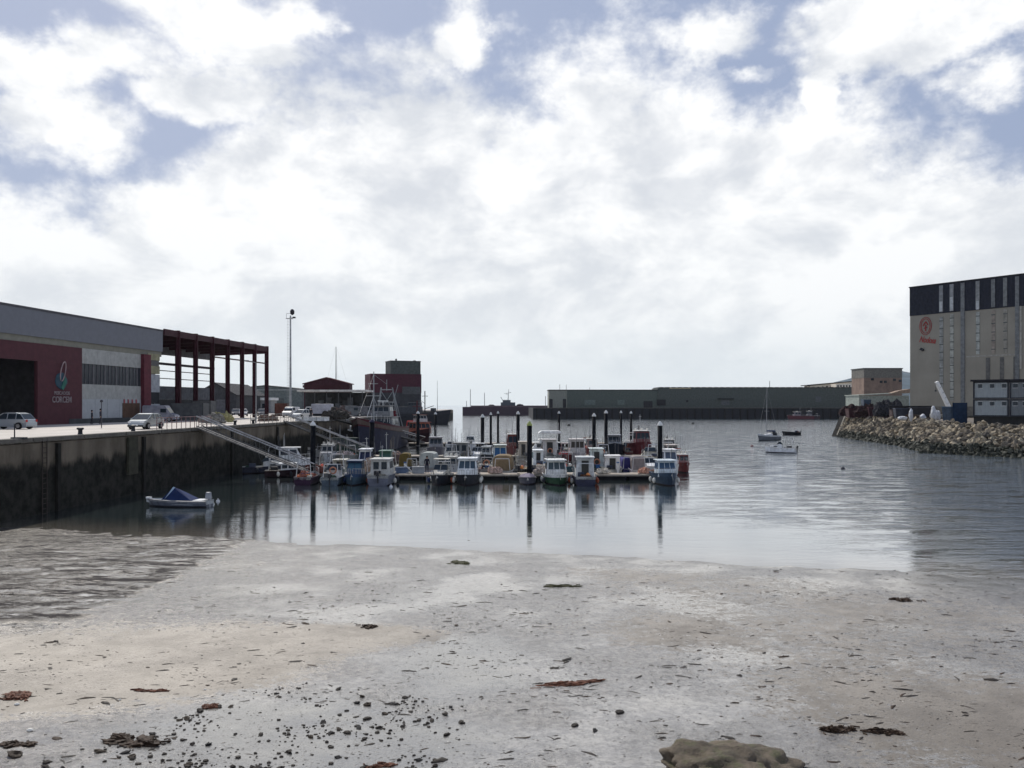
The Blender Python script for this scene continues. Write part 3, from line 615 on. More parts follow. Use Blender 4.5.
railing('low pinkish brown railing along the quay edge beside silver saloon', (qx(74)-.5, 74.5), (qx(86)-.5, 86), 12, mat((.22, .13, .13), .6))
railing('grey railing on the quay edge above the second gangway', (qx(97)-.5, 97), (qx(112)-.5, 112), 10, mat((.25, .24, .22), .6))
for px, lb in ((2.5, 'small dark post at the quay edge before the hatchback'),):
    o = thing('bollard', lb, 'bollard', (qx(57)-.6, 55, QZ)); P('post', mat(DARK), o, lambda b: b.bar((0, 0, 0), (0, 0, 1), .04)); P('foot', mat(DARK), o, lambda b: b.box((.3, 0, .06), (.9, .4, .12)))
for i, yy in enumerate((63, 70.8, 93, 98.5, 118, 131, 140)):
    o = thing('mooring_bollard', ['black mooring bollard nearest the beach', 'black mooring bollard just before the silver saloon', 'black mooring bollard past the first gangway', 'mooring bollard between cargo pile and second gangway', 'mooring bollard past the second gangway', 'mooring bollard at the trawler bow', 'mooring bollard amidships of the trawler'][i], 'bollard', (qx(yy)-.75, yy, QZ), 0, 'mooring bollards on the quay edge')
    P('post', mat(DARK, .5), o, lambda b: b.lathe((0, 0, 0), [(.2, 0), (.16, .1), (.15, .35), (.26, .42), (.24, .52), (.1, .56)], 12))
# net and rope heaps
def heap(label, px, Y, w, h, col, name='net_heap', cat='nets', x=None, z=QZ, seed=None):
    b = MB(); s0 = seed if seed is not None else int(px)
    rr = random.Random(s0)
    for k in range(7): b.blob((rr.uniform(-.35, .35)*w, rr.uniform(-.3, .3)*w*.6, h*.25), (w*.5, w*.4, h*rr.uniform(.8, 1.5)), s0+k, 3, .35, 2.2, flat=True)
    o = b.build(name, mat(col, .9, var=.5, scale=5, bump=.8)); o.location = (wx(px, Y) if x is None else x, Y, z); tag(o, label, cat); return o
heap('grey heap of folded nets at the foot of the steel frame', 213, 97, 3.0, 1.3, (.20, .19, .17))
heap('yellowish net heap on the quay above the first gangway', 222, 101, 2.6, 1.5, (.28, .26, .13))
heap('low brown rope heap by the second gangway top', 268, 112, 2.6, 1.0, (.16, .11, .09))
heap('dark net pile on the quay beside the trawler bow', 335, 122, 4.0, 1.7, (.05, .045, .04))
heap('brownish net pile next to the box truck', 342, 136, 3.0, 1.9, (.12, .09, .08))
for i, (px, lb) in enumerate(((299, 'leftmost'), (306, 'second'), (313, 'third'), (320, 'fourth'), (325, 'rightmost'))):
    b = MB(); b.box((0, 0, .25), (.9, .8, .5)); b.box((0, 0, .53), (.98, .88, .06)); o = b.build('fish_bin', mat(WHITE, .5)); o.location = (wx(px, 118), 118, QZ); o.rotation_euler[2] = i*.6
    tag(o, f'{lb} of the five white fish bins standing along the quay edge', 'fish bin', 'white fish bins on the quay')
person('dark clothed walker on the left of the couple before white wall', (wx(92, 96), 96, QZ), R(100), (.03, .03, .04), (.03, .03, .04), s=.95, arm=(.3, 0), stride=.15)
person('taller walker of the couple in a dark coat, holding out an arm', (wx(100.8, 96), 96, QZ), R(95), (.035, .03, .045), (.04, .035, .05), s=1.04, arm=(1.1, .0), stride=.18)
person('person in black standing between white car and box truck', (wx(311, 134), 134, QZ), R(20), (.02, .02, .025), (.02, .02, .025), s=1.0, stride=.05)

# ------------------------------------------------------------------ gangways
GW = mat((.42, .41, .40), .45, .3)
def gangway(label, a, b_, wd=1.3):
    root = thing('gangway', label, 'gangway', a); d = Vector(b_)-Vector(a); s = Vector((-d.y, d.x, 0)).normalized()*wd/2
    P('deck', mat((.20, .19, .18), .7), root, lambda b: b.add([s, d+s, d-s, -s, s-Vector((0, 0, .12)), d+s-Vector((0, 0, .12)), d-s-Vector((0, 0, .12)), -s-Vector((0, 0, .12))], [(0, 1, 2, 3), (4, 5, 6, 7), (0, 1, 5, 4), (1, 2, 6, 5), (2, 3, 7, 6), (3, 0, 4, 7)]))
    up = Vector((0, 0, 1.05))
    for q in (s, -s):
        P('handrail', GW, root, lambda b: b.bar(q+up, q+d+up, .075, 6))
        P('lower_rail', mat((.12, .12, .12), .5), root, lambda b: b.bar(q+up*.1, q+d+up*.1, .05, 6))
        P('brace', mat((.10, .10, .10), .5), root, lambda b: [(b.bar(q+d*k/12, q+d*k/12+up, .025, 4), b.bar(q+d*k/12, q+d*(k+1)/12+up, .018, 4)) for k in range(12)])
    return root
gangway('nearest steel gangway sloping from the quay to the front pontoon', (qx(82)+.0, 82, QZ+.1), (-19.6, 82.9, .62), 1.7)
gangway('second steel gangway, behind the tall left pile', (qx(107.5), 107.5, QZ+.1), (-19.4, 113.2, .62), 1.5)
gangway('farthest gangway crossing in front of the trawler hull', (qx(128)+1.5, 126, QZ+.1), (-16.5, 152, .62), 1.3)

# ------------------------------------------------------------------ pontoons and piles
def pontoon(label, x0, x1, Y, wd=2.4):
    root = thing('pontoon', label, 'pontoon', ((x0+x1)/2, Y, 0)); L = x1-x0
    P('deck', mat((.42, .37, .31), .75, corr=3.5, grime=.4), root, lambda b: b.box((0, wd/2, .52), (L, wd, .10)))
    PB('edge_beam', mat((.33, .29, .24), .7), root, [((0, -.06, .47), (L+.1, .12, .16)), ((0, wd+.06, .47), (L+.1, .12, .16))])
    n = int(L/4)
    for k in range(n): P('float', mat((.015, .015, .018), .8), root, lambda b: b.box((-L/2+(k+.5)*L/n, wd/2, .12), (L/n-.35, wd-.2, .62)))
    for k in range(n): P('cleat', mat((.1, .1, .1), .5), root, lambda b: (b.box((-L/2+(k+.3)*L/n, .15, .62), (.3, .07, .06)), b.box((-L/2+(k+.3)*L/n, .15, .58), (.1, .07, .06))))
    return root
pontoon('front timber pontoon nearest the beach with boats on both sides', -20.8, 15.6, 83, 2.5)
pontoon('middle pontoon lying between the two crowded rows of boats', -20.5, 20, 113, 2.5)
pontoon('farthest low pontoon with hardly any boats', -19, 22, 151, 2.5)
for i, (px, Y, wd) in enumerate(((405, 83, .9),)):
    pass
PILE = mat((.007, .008, .011), .7, grime=.5, var=.4, spec=.06); CAPW = mat((.62, .62, .60), .4)
piles = [(313, 421, 82.4, .27, 'black pile at the left end of the front pontoon'), (529.5, 421, 82.4, .25, 'black pile with greenish top at the middle of the front pontoon'),
         (660, 421, 82.4, .24, 'black pile near the right end of the front pontoon'), (372, 419, 112.4, .34, 'thick blue-black pile standing before the trawler bow'),
         (418, 411, 140, .28, 'dark pile rising in front of the orange workboat'), (435.5, 412, 165, .26, 'slim pile between orange workboat and open water'),
         (482.5, 414, 112.4, .25, 'leftmost pile of the close trio left of centre'), (490.8, 412, 134, .19, 'middle pile of the close trio left of centre'), (498, 411, 150.4, .20, 'rightmost and thinnest pile of the close trio'),
         (518, 411, 115.9, .24, 'black pile behind the small red fishing boat'), (559, 411, 150.4, .22, 'lone pile right of the white flybridge boat'),
         (594, 413, 112.4, .25, 'leftmost of four piles behind the right boats'), (606, 410, 115.9, .24, 'second from left of four piles behind the right boats'),
         (621, 410.5, 150.4, .20, 'third of four piles, thinner, behind the right boats'), (631, 411, 154, .21, 'rightmost of the four piles, left of the big red boat')]
for px, ty, Y, r, lb in piles:
    top = wz(ty, Y); root = thing('mooring_pile', lb, 'pile', (wx(px, Y), Y, 0), 0, 'pontoon mooring piles')
    P('shaft', PILE, root, lambda b: b.lathe((0, 0, -3), [(r, 0), (r, 3+top-.45)], 14), True)
    grn = px == 529.5
    P('cap', mat((.30, .34, .12), .5) if grn else (mat((.03, .03, .06), .5) if px == 372 else CAPW), root, lambda b: b.lathe((0, 0, top-.46), [(r*1.12, 0), (r*1.15, .1), (r*.5, .36), (.03, .46)], 12))
    P('guide_ring', mat((.12, .12, .12), .5), root, lambda b: b.lathe((0, 0, .55), [(r+.12, 0), (r+.12, .15)], 10))

# ------------------------------------------------------------------ boats
BOATS = 'small boats moored at the marina pontoons'
def hull(L, B, fb, mats, root, sheer=.55, rake=.12, full=2.3, deck_drop=.28, transom=.86, n=14, stripe=.72):
    """mats = [below water, hull side, stripe, deck]; one continuous shell with a bulwark and a sunk deck"""
    b = MB(); rows = []
    for i in range(n+1):
        s = i/n; x = -L/2+L*s; k = max(0, (s-.38)/.62)
        hb = B/2*((1-k**full)*(transom+(1-transom)*min(1, s/.35)) if s < 1 else 0)+.015
        sh = fb*(1+sheer*s**2.2)
        prof = [(0, -.35*(1-k**3), .0), (.62, -.12, .35), (.86, .10, .55), (.93, sh*stripe, .85), (1.0, sh, 1.0), (1.0-min(.9, .07/hb), sh+.015, 1.0), (1.0-min(.9, .09/hb), sh-deck_drop, .97), (0, sh-deck_drop+.02, .97)]
        vs = []
        for (f_, z, rk) in prof:
            xx = x-(1-rk)*rake*L*k**1.6
            vs.append((xx, hb*f_, z))
        rows.append(vs)
    m_ = len(rows[0]); V = []; 
    for r in rows: V += r
    off = len(V)
    for r in rows: V += [(a, -c, d) for a, c, d in r]
    Fs = []; MI = []
    mi = [0, 0, 1, 2, 2, 3, 3]
    for i in range(n):
        for j in range(m_-1):
            a = i*m_+j; q = (a, a+m_, a+m_+1, a+1)
            Fs.append(q); MI.append(mi[j]); Fs.append(tuple(off+k2 for k2 in reversed(q))); MI.append(mi[j])
    tr = list(range(0, 5)); Fs.append(tuple(tr)+tuple(off+k2 for k2 in reversed(tr))); MI.append(1)
    Fs.append((4, 5, 6, 7, off+6, off+5, off+4)); MI.append(3)
    b.v = V; b.f = Fs; b.mi = MI
    return b.build('hull', mats, root)
def M_(c, r=.4):
    g_ = sum(c)/3; return mat(tuple((k*.68+g_*.32)*(1.05 if g_ > .38 else .68) for k in c), r, grime=.6, var=.22, scale=2.2)
def cabin(root, x, l, w, h, z, col, wcol=(.02, .03, .04), rake=.25, name='cabin', roofc=None, nwin=3):
    """wheelhouse standing on the deck: sloped front, window band on each side, overhanging roof"""
    pts = [(x-l/2, z), (x+l/2, z), (x+l/2, z+h*.42), (x+l/2-rake*h, z+h), (x-l/2+.03, z+h)]
    ww = [w/2, w/2, w/2, w/2*.9, w/2*.9]
    c = P(name, M_(col), root, lambda b: b.prism(pts, [-k for k in ww], ww), bevel=.03)
    g_ = glass(wcol, .1)
    z0, z1 = z+h*.50, z+h*.88
    def fx(zz): return x+l/2-rake*h*(zz-z-h*.42)/(h*.58)
    def hw(zz): return w/2*(1-.1*max(0, (zz-z-h*.42)/(h*.58)))
    nf = 2 if w < 1.6 else 3
    for k in range(nf):
        a0 = -hw(z0)*.9+(2*hw(z0)*.9)*(k+.06)/nf; a1 = -hw(z0)*.9+(2*hw(z0)*.9)*(k+.94)/nf
        P('window', g_, c, lambda b: b.add([(fx(z0)+.015, a0, z0), (fx(z0)+.015, a1, z0), (fx(z1)+.015, a1*.92, z1), (fx(z1)+.015, a0*.92, z1), (fx(z0)-.02, a0, z0), (fx(z0)-.02, a1, z0), (fx(z1)-.02, a1*.92, z1), (fx(z1)-.02, a0*.92, z1)], [(0, 1, 2, 3), (4, 5, 6, 7), (0, 1, 5, 4), (1, 2, 6, 5), (2, 3, 7, 6), (3, 0, 4, 7)]))
    for s in (-1, 1):
        for k in range(2):
            xa = x-l*.42+k*l*.42; xb = xa+l*.34
            P('window', g_, c, lambda b: b.add([(xa, s*(hw(z0)+.012), z0), (xb, s*(hw(z0)+.012), z0), (min(xb, fx(z1)-.1), s*(hw(z1)+.012), z1), (xa, s*(hw(z1)+.012), z1), (xa, s*(hw(z0)-.02), z0), (xb, s*(hw(z0)-.02), z0), (min(xb, fx(z1)-.1), s*(hw(z1)-.02), z1), (xa, s*(hw(z1)-.02), z1)], [(0, 1, 2, 3), (4, 5, 6, 7), (0, 1, 5, 4), (1, 2, 6, 5), (2, 3, 7, 6), (3, 0, 4, 7)]))
    if nwin == 2:                                 # rear face with two dark windows
        for s in (-1, 1): P('window', g_, c, lambda b: b.box((x-l/2-.01, s*w*.2, z+h*.66), (.05, w*.26, h*.42)))
    else:
        P('door', glass((.03, .03, .03), .3), c, lambda b: b.box((x-l/2-.01, 0, z+h*.45), (.05, w*.38, h*.82)))
    P('roof', M_(roofc or col), root, lambda b: b.box((x-rake*h*.35, 0, z+h+.035), (l*1.02+.25, w*1.02, .09)), bevel=.02)
    return c
def outboard(root, x, z):
    P('outboard_motor', mat((.04, .04, .045), .35), root, lambda b: (b.box((x-.18, 0, z+.28), (.3, .26, .42), tp=.8), b.box((x-.15, 0, z-.2), (.14, .1, .8))), bevel=.03)
def mast(root, x, z, h, r=.035, cross=True, y=0):
    P('mast', mat((.45, .45, .45), .4, .3), root, lambda b: (b.bar((x, y, z), (x, y, z+h), r, 6, r*.6), cross and b.bar((x, y-.16, z+h*.88), (x, y+.2, z+h*.88), r*.5, 5)))
def rail(root, L, B, fb, x0=.1, x1=.47, h=.45):
    def f(b):
        for s in (-1, 1):
            pts = []
            for k in range(6):
                xx = L*(x0+(x1-x0)*k/5); s_ = xx/L+.5; kk = max(0, (s_-.38)/.62); hb = B/2*(1-kk**2.3)*.93; sh = fb*(1+.32*s_**2.2)
                pts.append(Vector((xx-.05, s*hb, sh)))
            for i, p in enumerate(pts):
                b.bar(p, p+Vector((0, 0, h)), .018, 4)
                if i: b.bar(pts[i-1]+Vector((0, 0, h)), p+Vector((0, 0, h)), .02, 4)
    P('rail', mat((.55, .55, .55), .25, .7), root, f)
def fender(root, x, y, z, col, r=.17):
    P('fender', mat(col, .5), root, lambda b: b.lathe((x, y, z), [(.03, r*1.5), (r*.7, r*1.1), (r, 0), (r*.7, -r*1.1), (.05, -r*1.5)], 8), True)
def boat(px, Y, head, L, B, fb, hc, kind, label, sheer=.32, top=WHITE, stripe=None, win=(.02, .03, .04), ex=(), ch=1.45, cl=None, cw=None, deck=(.42, .42, .40), acc=ORANGE, name='boat', cat='boat', group=BOATS, xo=None, bottom=(.03, .02, .025)):
    rz = {'c': R(-90), 'a': R(90)}.get(head, None)
    if rz is None: rz = R(head)
    rz += R(random.uniform(-5, 5))
    root = thing(name, label, cat, (wx(px, Y), Y, 0), rz, group)
    hull(L, B, fb, [mat(bottom, .6), M_(hc), M_(stripe or hc), mat(deck, .6)], root, sheer=sheer)
    dk = fb-.24
    if kind == 'wheel':
        l = cl or L*.34; w = cw or B*.72; x = (xo if xo is not None else .02)*L
        cabin(root, x, l, w, ch, dk, top, win, .30)
        if 'nomast' not in ex: mast(root, x-l*.25, dk+ch, 1.1+random.random()*.9)
        P('hatch', M_(tuple(k*.85 for k in top)), root, lambda b: b.box((L*.28, 0, fb+.02), (L*.12, B*.3, .22)), bevel=.02)
    elif kind == 'wheel2':
        l = cl or L*.38; w = cw or B*.78; x = (xo if xo is not None else -.1)*L
        cabin(root, x, l, w, ch, dk, top, win, .08, nwin=2); mast(root, x, dk+ch, 1.3)
    elif kind == 'cuddy':
        w = cw or B*.78
        pts = [(-.08*L, dk), (.33*L, dk), (.30*L, fb+.30), (.10*L, fb+.55), (.0, fb+.62), (-.08*L, fb+.55)]
        cbn = P('cabin', M_(top), root, lambda b: b.prism(pts, [-k*w for k in (.5, .25, .22, .42, .45, .46)], [k*w for k in (.5, .25, .22, .42, .45, .46)]), bevel=.03)
        P('windscreen', glass(win, .1), root, lambda b: b.prism([(.09*L, fb+.54), (.0, fb+1.05), (-.03*L, fb+1.05), (-.12*L, fb+.56)], [-w*.42, -w*.36, -w*.37, -w*.44], [w*.42, w*.36, w*.37, w*.44]))
        P('windscreen_frame', M_(top), root, lambda b: [b.bar((.0, s*w*.36, fb+1.06), (-.03*L, s*w*.37, fb+1.06), .03, 5) for s in (-1, 1)]+[b.bar((.0, -w*.36, fb+1.06), (0, w*.36, fb+1.06), .03, 5), b.bar((.09*L, 0, fb+.55), (0, 0, fb+1.06), .025, 5)])
        for s in (-1, 1): P('side_window', glass(win, .1), cbn, lambda b: b.box((.12*L, s*w*.375, fb+.2), (.12*L, .05, .14), rz=-s*.25))
        if 'top' in ex: P('canopy', M_(acc), root, lambda b: b.box((-.12*L, 0, fb+1.55), (L*.25, w*.95, .08)), bevel=.03); P('canopy_frame', mat(STEEL, .3, .6), root, lambda b: [b.bar((xx*L, s*w*.45, fb), (xx*L, s*w*.45, fb+1.53), .02, 4) for s in (-1, 1) for xx in (-.22, -.02)])
    elif kind == 'open':
        for xx in (-.22, .05, .27): P('thwart', mat((.4, .3, .18), .6), root, lambda b: b.box((xx*L, 0, fb-.06), (.28, B*(.84 if xx < .2 else .62), .05)))
    elif kind == 'tarp':
        w = cw or B*.8; l = cl or L*.5; x = (xo or 0)*L
        b = MB(); arc = [(-.5, 0), (-.5, .72), (-.42, .93), (-.2, 1), (.2, 1), (.42, .93), (.5, .72), (.5, 0)]; n_ = 7
        vs = []
        for i in range(n_):
            for (yy, zz) in arc: vs.append((x-l/2+l*i/(n_-1), yy*w, dk+zz*ch+(.0 if i % 2 == 0 else -.05*zz)))
        fs = [(i*8+j, i*8+j+1, (i+1)*8+j+1, (i+1)*8+j) for i in range(n_-1) for j in range(7)]+[tuple(range(8)), tuple(range((n_-1)*8, n_*8))]
        b.add(vs, fs); b.build('tarpaulin', mat(top, .8, var=.2, scale=2, bump=.4, grime=.3), root)
        P('rope', mat((.5, .45, .35), .8), root, lambda b: [b.bar((x-l/2+l*k, -w*.51, dk+.3*ch), (x-l/2+l*k, w*.51, dk+.3*ch), .015, 4) for k in (.2, .8)])
    elif kind == 'cover':
        P('boat_cover', mat(top, .8, bump=.4), root, lambda b: b.prism([(-L*.49, fb*.9), (L*.42, fb*1.3), (L*.3, fb*1.45), (-.1*L, fb*1.75), (-L*.45, fb*1.35)], [-B*.49, -B*.16, -B*.1, -B*.12, -B*.35], [B*.49, B*.16, B*.1, B*.12, B*.35]), bevel=.05)
    elif kind == 'fly':
        w = B*.8
        cabin(root, .02*L, L*.5, w, 1.25, dk, top, win, .5)
        P('flybridge', M_(top), root, lambda b: b.prism([(-.2*L, dk+1.3), (.12*L, dk+1.3), (.16*L, dk+1.75), (.08*L, dk+1.8), (-.22*L, dk+1.6)], -w*.42, w*.42), bevel=.04)
        P('canopy', M_(WHITE), root, lambda b: b.prism([(-.32*L, dk+2.55), (.16*L, dk+2.6), (.10*L, dk+2.95), (-.27*L, dk+2.95)], -w*.46, w*.46), bevel=.03)
        P('canopy_frame', mat(STEEL, .3, .6), root, lambda b: [b.bar((xx*L, s*w*.42, dk+1.6), (xx*L, s*w*.42, dk+2.78), .025, 4) for s in (-1, 1) for xx in (-.25, 0, .06)])
        mast(root, -.25*L, dk+2.9, 1.2)
    elif kind == 'work':
        cabin(root, .12*L, L*.26, B*.62, ch*1.15, dk, top, win, .1, roofc=OFFW)
        P('hoist', mat((.08, .07, .07), .6), root, lambda b: (b.bar((-L*.1, 0, dk), (-L*.1, 0, dk+ch*1.5), .06), b.bar((-L*.1, 0, dk+ch*1.4), (-L*.4, 0, dk+ch*1.1), .05), b.bar((L*.35, -B*.2, dk+.3), (L*.35, B*.2, dk+.3), .2, 8)))
        P('deck_lamp', mat(OFFW, .4), root, lambda b: [b.box((.12*L, q*B*.25, dk+ch*1.15+.25), (.2, .25, .25)) for q in (-1, 0, 1)])
        mast(root, .0, dk+ch, 2.6, .05); P('gallows', M_(acc), root, lambda b: (b.bar((-L*.36, -B*.3, dk), (-L*.36, -B*.3, dk+1.8), .05), b.bar((-L*.36, B*.3, dk), (-L*.36, B*.3, dk+1.8), .05), b.bar((-L*.36, -B*.3, dk+1.8), (-L*.36, B*.3, dk+1.8), .05)))
        P('winch', mat(DARK), root, lambda b: b.bar((-L*.05, -B*.2, dk+.35), (-L*.05, B*.2, dk+.35), .22, 10))
        P('bulwark_rail', M_(acc), root, lambda b: [b.bar((-L*.48, s*B*.42, fb+.45), (L*.1, s*B*.47, fb+.5), .035, 5) for s in (-1, 1)]+[b.bar((L*q, s*B*.44, fb), (L*q, s*B*.44, fb+.47), .03, 4) for s in (-1, 1) for q in (-.46, -.3, -.15, .0, .1)])
    # gear
    bx = -L*.36
    if 'nets' in ex:
        b = MB(); [b.blob((random.uniform(-.35, .1)*L, random.uniform(-.25, .25)*B, fb+.05), (random.uniform(.6, 1.2), random.uniform(.6, 1.0), random.uniform(.5, .9)), k+int(px), 3, .4, 2.5) for k in range(6)]
        b.build('net_pile', mat(acc, .9, var=.6, scale=6, bump=.8), root)
    if 'crates' in ex:
        for k in range(3): P('crate', mat([(.55, .52, .45), BLUE, (.45, .12, .05)][k], .6), root, lambda b: (b.box((bx+.1*k, (k-1)*.5, dk+.2+.18*(k % 2)), (.45, .4, .32)), b.box((bx+.1*k, (k-1)*.5, dk+.37+.18*(k % 2)), (.5, .45, .04))))
    if 'outboard' in ex: outboard(root, -L/2, fb-.1)
    if 'rail' in ex: rail(root, L, B, fb)
    if 'mast' in ex: mast(root, -.1*L, dk, 2.8+random.random()*1.2, .04)
    if 'arch' in ex: P('stern_arch', mat((.6, .6, .6), .3, .3), root, lambda b: (b.bar((-L*.4, -B*.38, dk), (-L*.36, -B*.3, fb+1.5), .045), b.bar((-L*.4, B*.38, dk), (-L*.36, B*.3, fb+1.5), .045), b.bar((-L*.36, -B*.3, fb+1.5), (-L*.36, B*.3, fb+1.5), .05)))
    if 'poles' in ex: P('fishing_rods', mat((.2, .16, .1), .6), root, lambda b: [b.bar((-L*.3+.2*k, -B*.3+.25*k, dk), (-L*.3+.5*k-.3, -B*.3+.3*k, dk+2.2+.3*k), .02, 4) for k in range(3)])
    if 'ring' in ex:
        def f(b):
            for k in range(14):
                q = lambda a: (x_, math.cos(a)*.3, fb+.55+math.sin(a)*.3)
                b.bar(q(k/14*6.283), q((k+1)/14*6.283), .07, 6)
        x_ = -L*.2
        P('life_ring', mat((.45, .2, .12), .6), root, f)
    if 'fend' in ex:
        for s in (-1, 1):
            for q in (-.2, .08): fender(root, L*q, s*(B*.5+.08), .35, random.choice([OFFW, OFFW, (.3, .08, .04), NAVY, DARK]))
    if 'buoys' in ex:
        for k in range(3): P('buoy', mat([(.8, .3, .1), (.7, .7, .65), (.75, .15, .1)][k], .5), root, lambda b: b.blob((bx+.35*k, (.3 if k % 2 else -.25), dk+.35), (.42, .42, .42), k, 2, .0), True)
    rg = random.Random(int(px*10))
    if kind not in ('cover',):
        if 'rail' not in ex: rail(root, L, B, fb, h=.5)
        if rg.random() < .5 and 'arch' not in ex: P('stern_arch', mat((.6, .6, .6), .3, .3), root, lambda b: (b.bar((-L*.42, -B*.36, dk), (-L*.40, -B*.3, fb+1.2), .035), b.bar((-L*.42, B*.36, dk), (-L*.40, B*.3, fb+1.2), .035), b.bar((-L*.40, -B*.3, fb+1.2), (-L*.40, B*.3, fb+1.2), .04)))
    if kind not in ('tarp', 'cover'):
        b = MB(); [b.blob((rg.uniform(-.42, -.25)*L, rg.uniform(-.25, .25)*B, dk+.15), (rg.uniform(.4, .8), rg.uniform(.4, .7), rg.uniform(.3, .6)), k+int(px), 2, .35, 2) for k in range(3)]
        b.build('rope_pile', mat(rg.choice([(.05, .05, .05), (.10, .05, .03), (.04, .07, .05), (.2, .18, .14)]), .9, var=.6, scale=6, bump=.8), root)
        P('aerial', mat((.15, .15, .15), .5), root, lambda b: [b.bar((rg.uniform(-.2, .2)*L, q*B*.3, dk+.3), (rg.uniform(-.25, .2)*L, q*B*.35, dk+ch+rg.uniform(.6, 2.2)), .022, 4) for q in (-1, 1)])
        P('engine_box', mat(rg.choice([(.03, .03, .035), (.12, .12, .12), (.05, .06, .09)]), .6), root, lambda b: b.box((-.3*L, rg.uniform(-.2, .2)*B, dk+.3), (.7, .6, .6)), bevel=.03)
    # mooring line
    P('mooring_line', mat((.35, .33, .3), .8), root, lambda b: b.bar((L*.47, 0, fb*1.3), (L*.47+.6, 0, .6), .018, 4) if head in ('a', 'c') else b.bar((L*.45, 0, fb*1.3), (L*.47, 0, .1), .018, 4))
    return root
# front row, in the water before the front pontoon
boat(309, 79.8, 'a', 4.8, 2.0, .75, (.06, .015, .06), 'open', 'dark purple open boat heaped with orange nets at pontoon end', acc=(.22, .08, .06), ex=('nets', 'buoys', 'crates'))
boat(335, 79.7, 'a', 5.2, 2.0, .75, (.10, .16, .22), 'cuddy', 'white cabin boat with slate-blue hull, left of the blue wheelhouse', top=WHITE, ex=('outboard', 'fend', 'ring'))
boat(356, 79.5, 'c', 5.6, 2.2, .85, (.05, .13, .20), 'wheel', 'boat with bright blue wheelhouse base and white roof', top=(.025, .08, .20), win=(.04, .10, .15), ex=('fend', 'nomast'), cw=1.45, ch=1.55, stripe=BLUE)
boat(383.5, 79.8, 'a', 5.6, 2.45, .95, (.17, .19, .26), 'wheel2', 'grey-hulled boat with square cream cabin and two dark rear windows', top=(.50, .49, .45), xo=-.12, ch=1.65, ex=('fend', 'outboard', 'rail'), cw=1.9)
boat(441, 79.6, 'c', 5.0, 2.05, .75, (.03, .035, .05), 'cuddy', 'beige-topped cabin boat with dark hull left of white wheelhouse boat', top=(.50, .46, .38), acc=CREAM, ex=('top', 'rail', 'fend'))
boat(467.5, 79.5, 'c', 5.8, 2.4, .80, (.035, .04, .05), 'wheel', 'white wheelhouse boat with three big windows and black hull', top=(.66, .69, .70), win=(.05, .08, .11), ex=('rail', 'fend', 'poles'), ch=1.8, cw=1.85, xo=-.08)
boat(527.5, 79.4, 'c', 3.4, 1.75, .55, (.10, .10, .14), 'cover', 'small covered grey-violet tender at the foot of the middle pile', top=(.19, .17, .22), name='tender')
boat(556, 79.6, 'c', 5.6, 2.3, .80, (.03, .12, .05), 'wheel', 'white boat with dark green hull, wide windows and small antenna', top=(.66, .67, .64), stripe=(.62, .63, .60), win=(.06, .08, .09), ex=('rail', 'fend', 'buoys'), ch=1.65, cw=1.9, xo=-.05)
boat(584, 79.6, 'a', 5.6, 2.25, .85, (.04, .045, .10), 'wheel', 'dark blue boat with pale cabin and dark open doorway', top=(.50, .52, .52), ex=('fend', 'buoys', 'nomast'), ch=1.95, cw=1.75, xo=-.15)
boat(665, 79.3, 'c', 5.8, 2.15, .95, (.015, .06, .12), 'wheel', 'blue-hulled boat with pale cabin by the right pile', top=(.46, .55, .60), win=(.04, .08, .14), stripe=(.02, .08, .17), ex=('fend', 'rail', 'buoys'), ch=1.5, cw=1.75)
# behind the front pontoon
boat(322, 89, 'c', 5.2, 2.1, .8, LG, 'open', 'light grey open workboat right of the left pile', ex=('crates', 'buoys', 'arch'))
boat(341, 89.2, 'a', 5.6, 2.1, .85, GREEN, 'wheel', 'green-hulled boat with low cream wheelhouse and rods', top=(.45, .43, .36), ex=('poles', 'arch', 'nomast'), ch=1.0)
boat(366, 89, 'c', 5.8, 2.2, .9, OFFW, 'wheel', 'white wheelhouse boat with blue-black windows behind the blue wheelhouse', top=(.62, .64, .68), win=(.015, .02, .06), ch=2.1, cw=1.3, ex=('rail',))
boat(386, 89.2, 'c', 5.6, 2.2, .9, WHITE, 'wheel', 'boat with green wheelhouse front under white arched roof', top=(.10, .28, .2), win=(.05, .12, .1), ch=1.9, cw=1.3, ex=('arch', 'buoys'))
boat(405.5, 89, 'a', 4.8, 1.9, .85, (.45, .44, .36), 'tarp', 'boat under a tall olive-brown tarpaulin', top=(.13, .095, .03), ch=1.75, cw=1.15, cl=2.2)
boat(414, 88, 'a', 4.2, 1.6, .7, OFFW, 'open', 'small off-white open boat right of the olive tarpaulin', ex=('buoys', 'crates', 'outboard'))
boat(429, 89, 'a', 5.2, 2.2, .95, (.40, .38, .42), 'tarp', 'boat under a large plain light grey tarpaulin', top=(.36, .38, .36), ch=1.75, cw=1.75, cl=2.8, ex=('fend',))
boat(452, 89.5, 'c', 5.4, 2.1, .8, LG, 'work', 'grey workboat with gallows behind the beige-topped cabin boat', top=(.40, .41, .40), acc=(.5, .5, .48), ex=('crates',), ch=1.2)
boat(486, 89, 'a', 4.6, 1.9, .8, (.10, .03, .05), 'open', 'dark maroon open boat with pale gear beside tan-covered boat', ex=('nets', 'crates', 'ring'), acc=(.5, .48, .42))
boat(503.5, 87.6, 'a', 5.0, 2.3, .75, (.5, .47, .42), 'tarp', 'boat under a big sandy brown tarpaulin left of middle pile', top=(.22, .165, .10), ch=1.75, cw=2.0, cl=2.8)
boat(500, 94, 'c', 5.4, 2.0, .9, OFFW, 'wheel', 'boat with large blue windows directly behind the sandy tarpaulin', top=(.50, .55, .50), win=(.03, .10, .22), ch=2.3, cw=1.5)
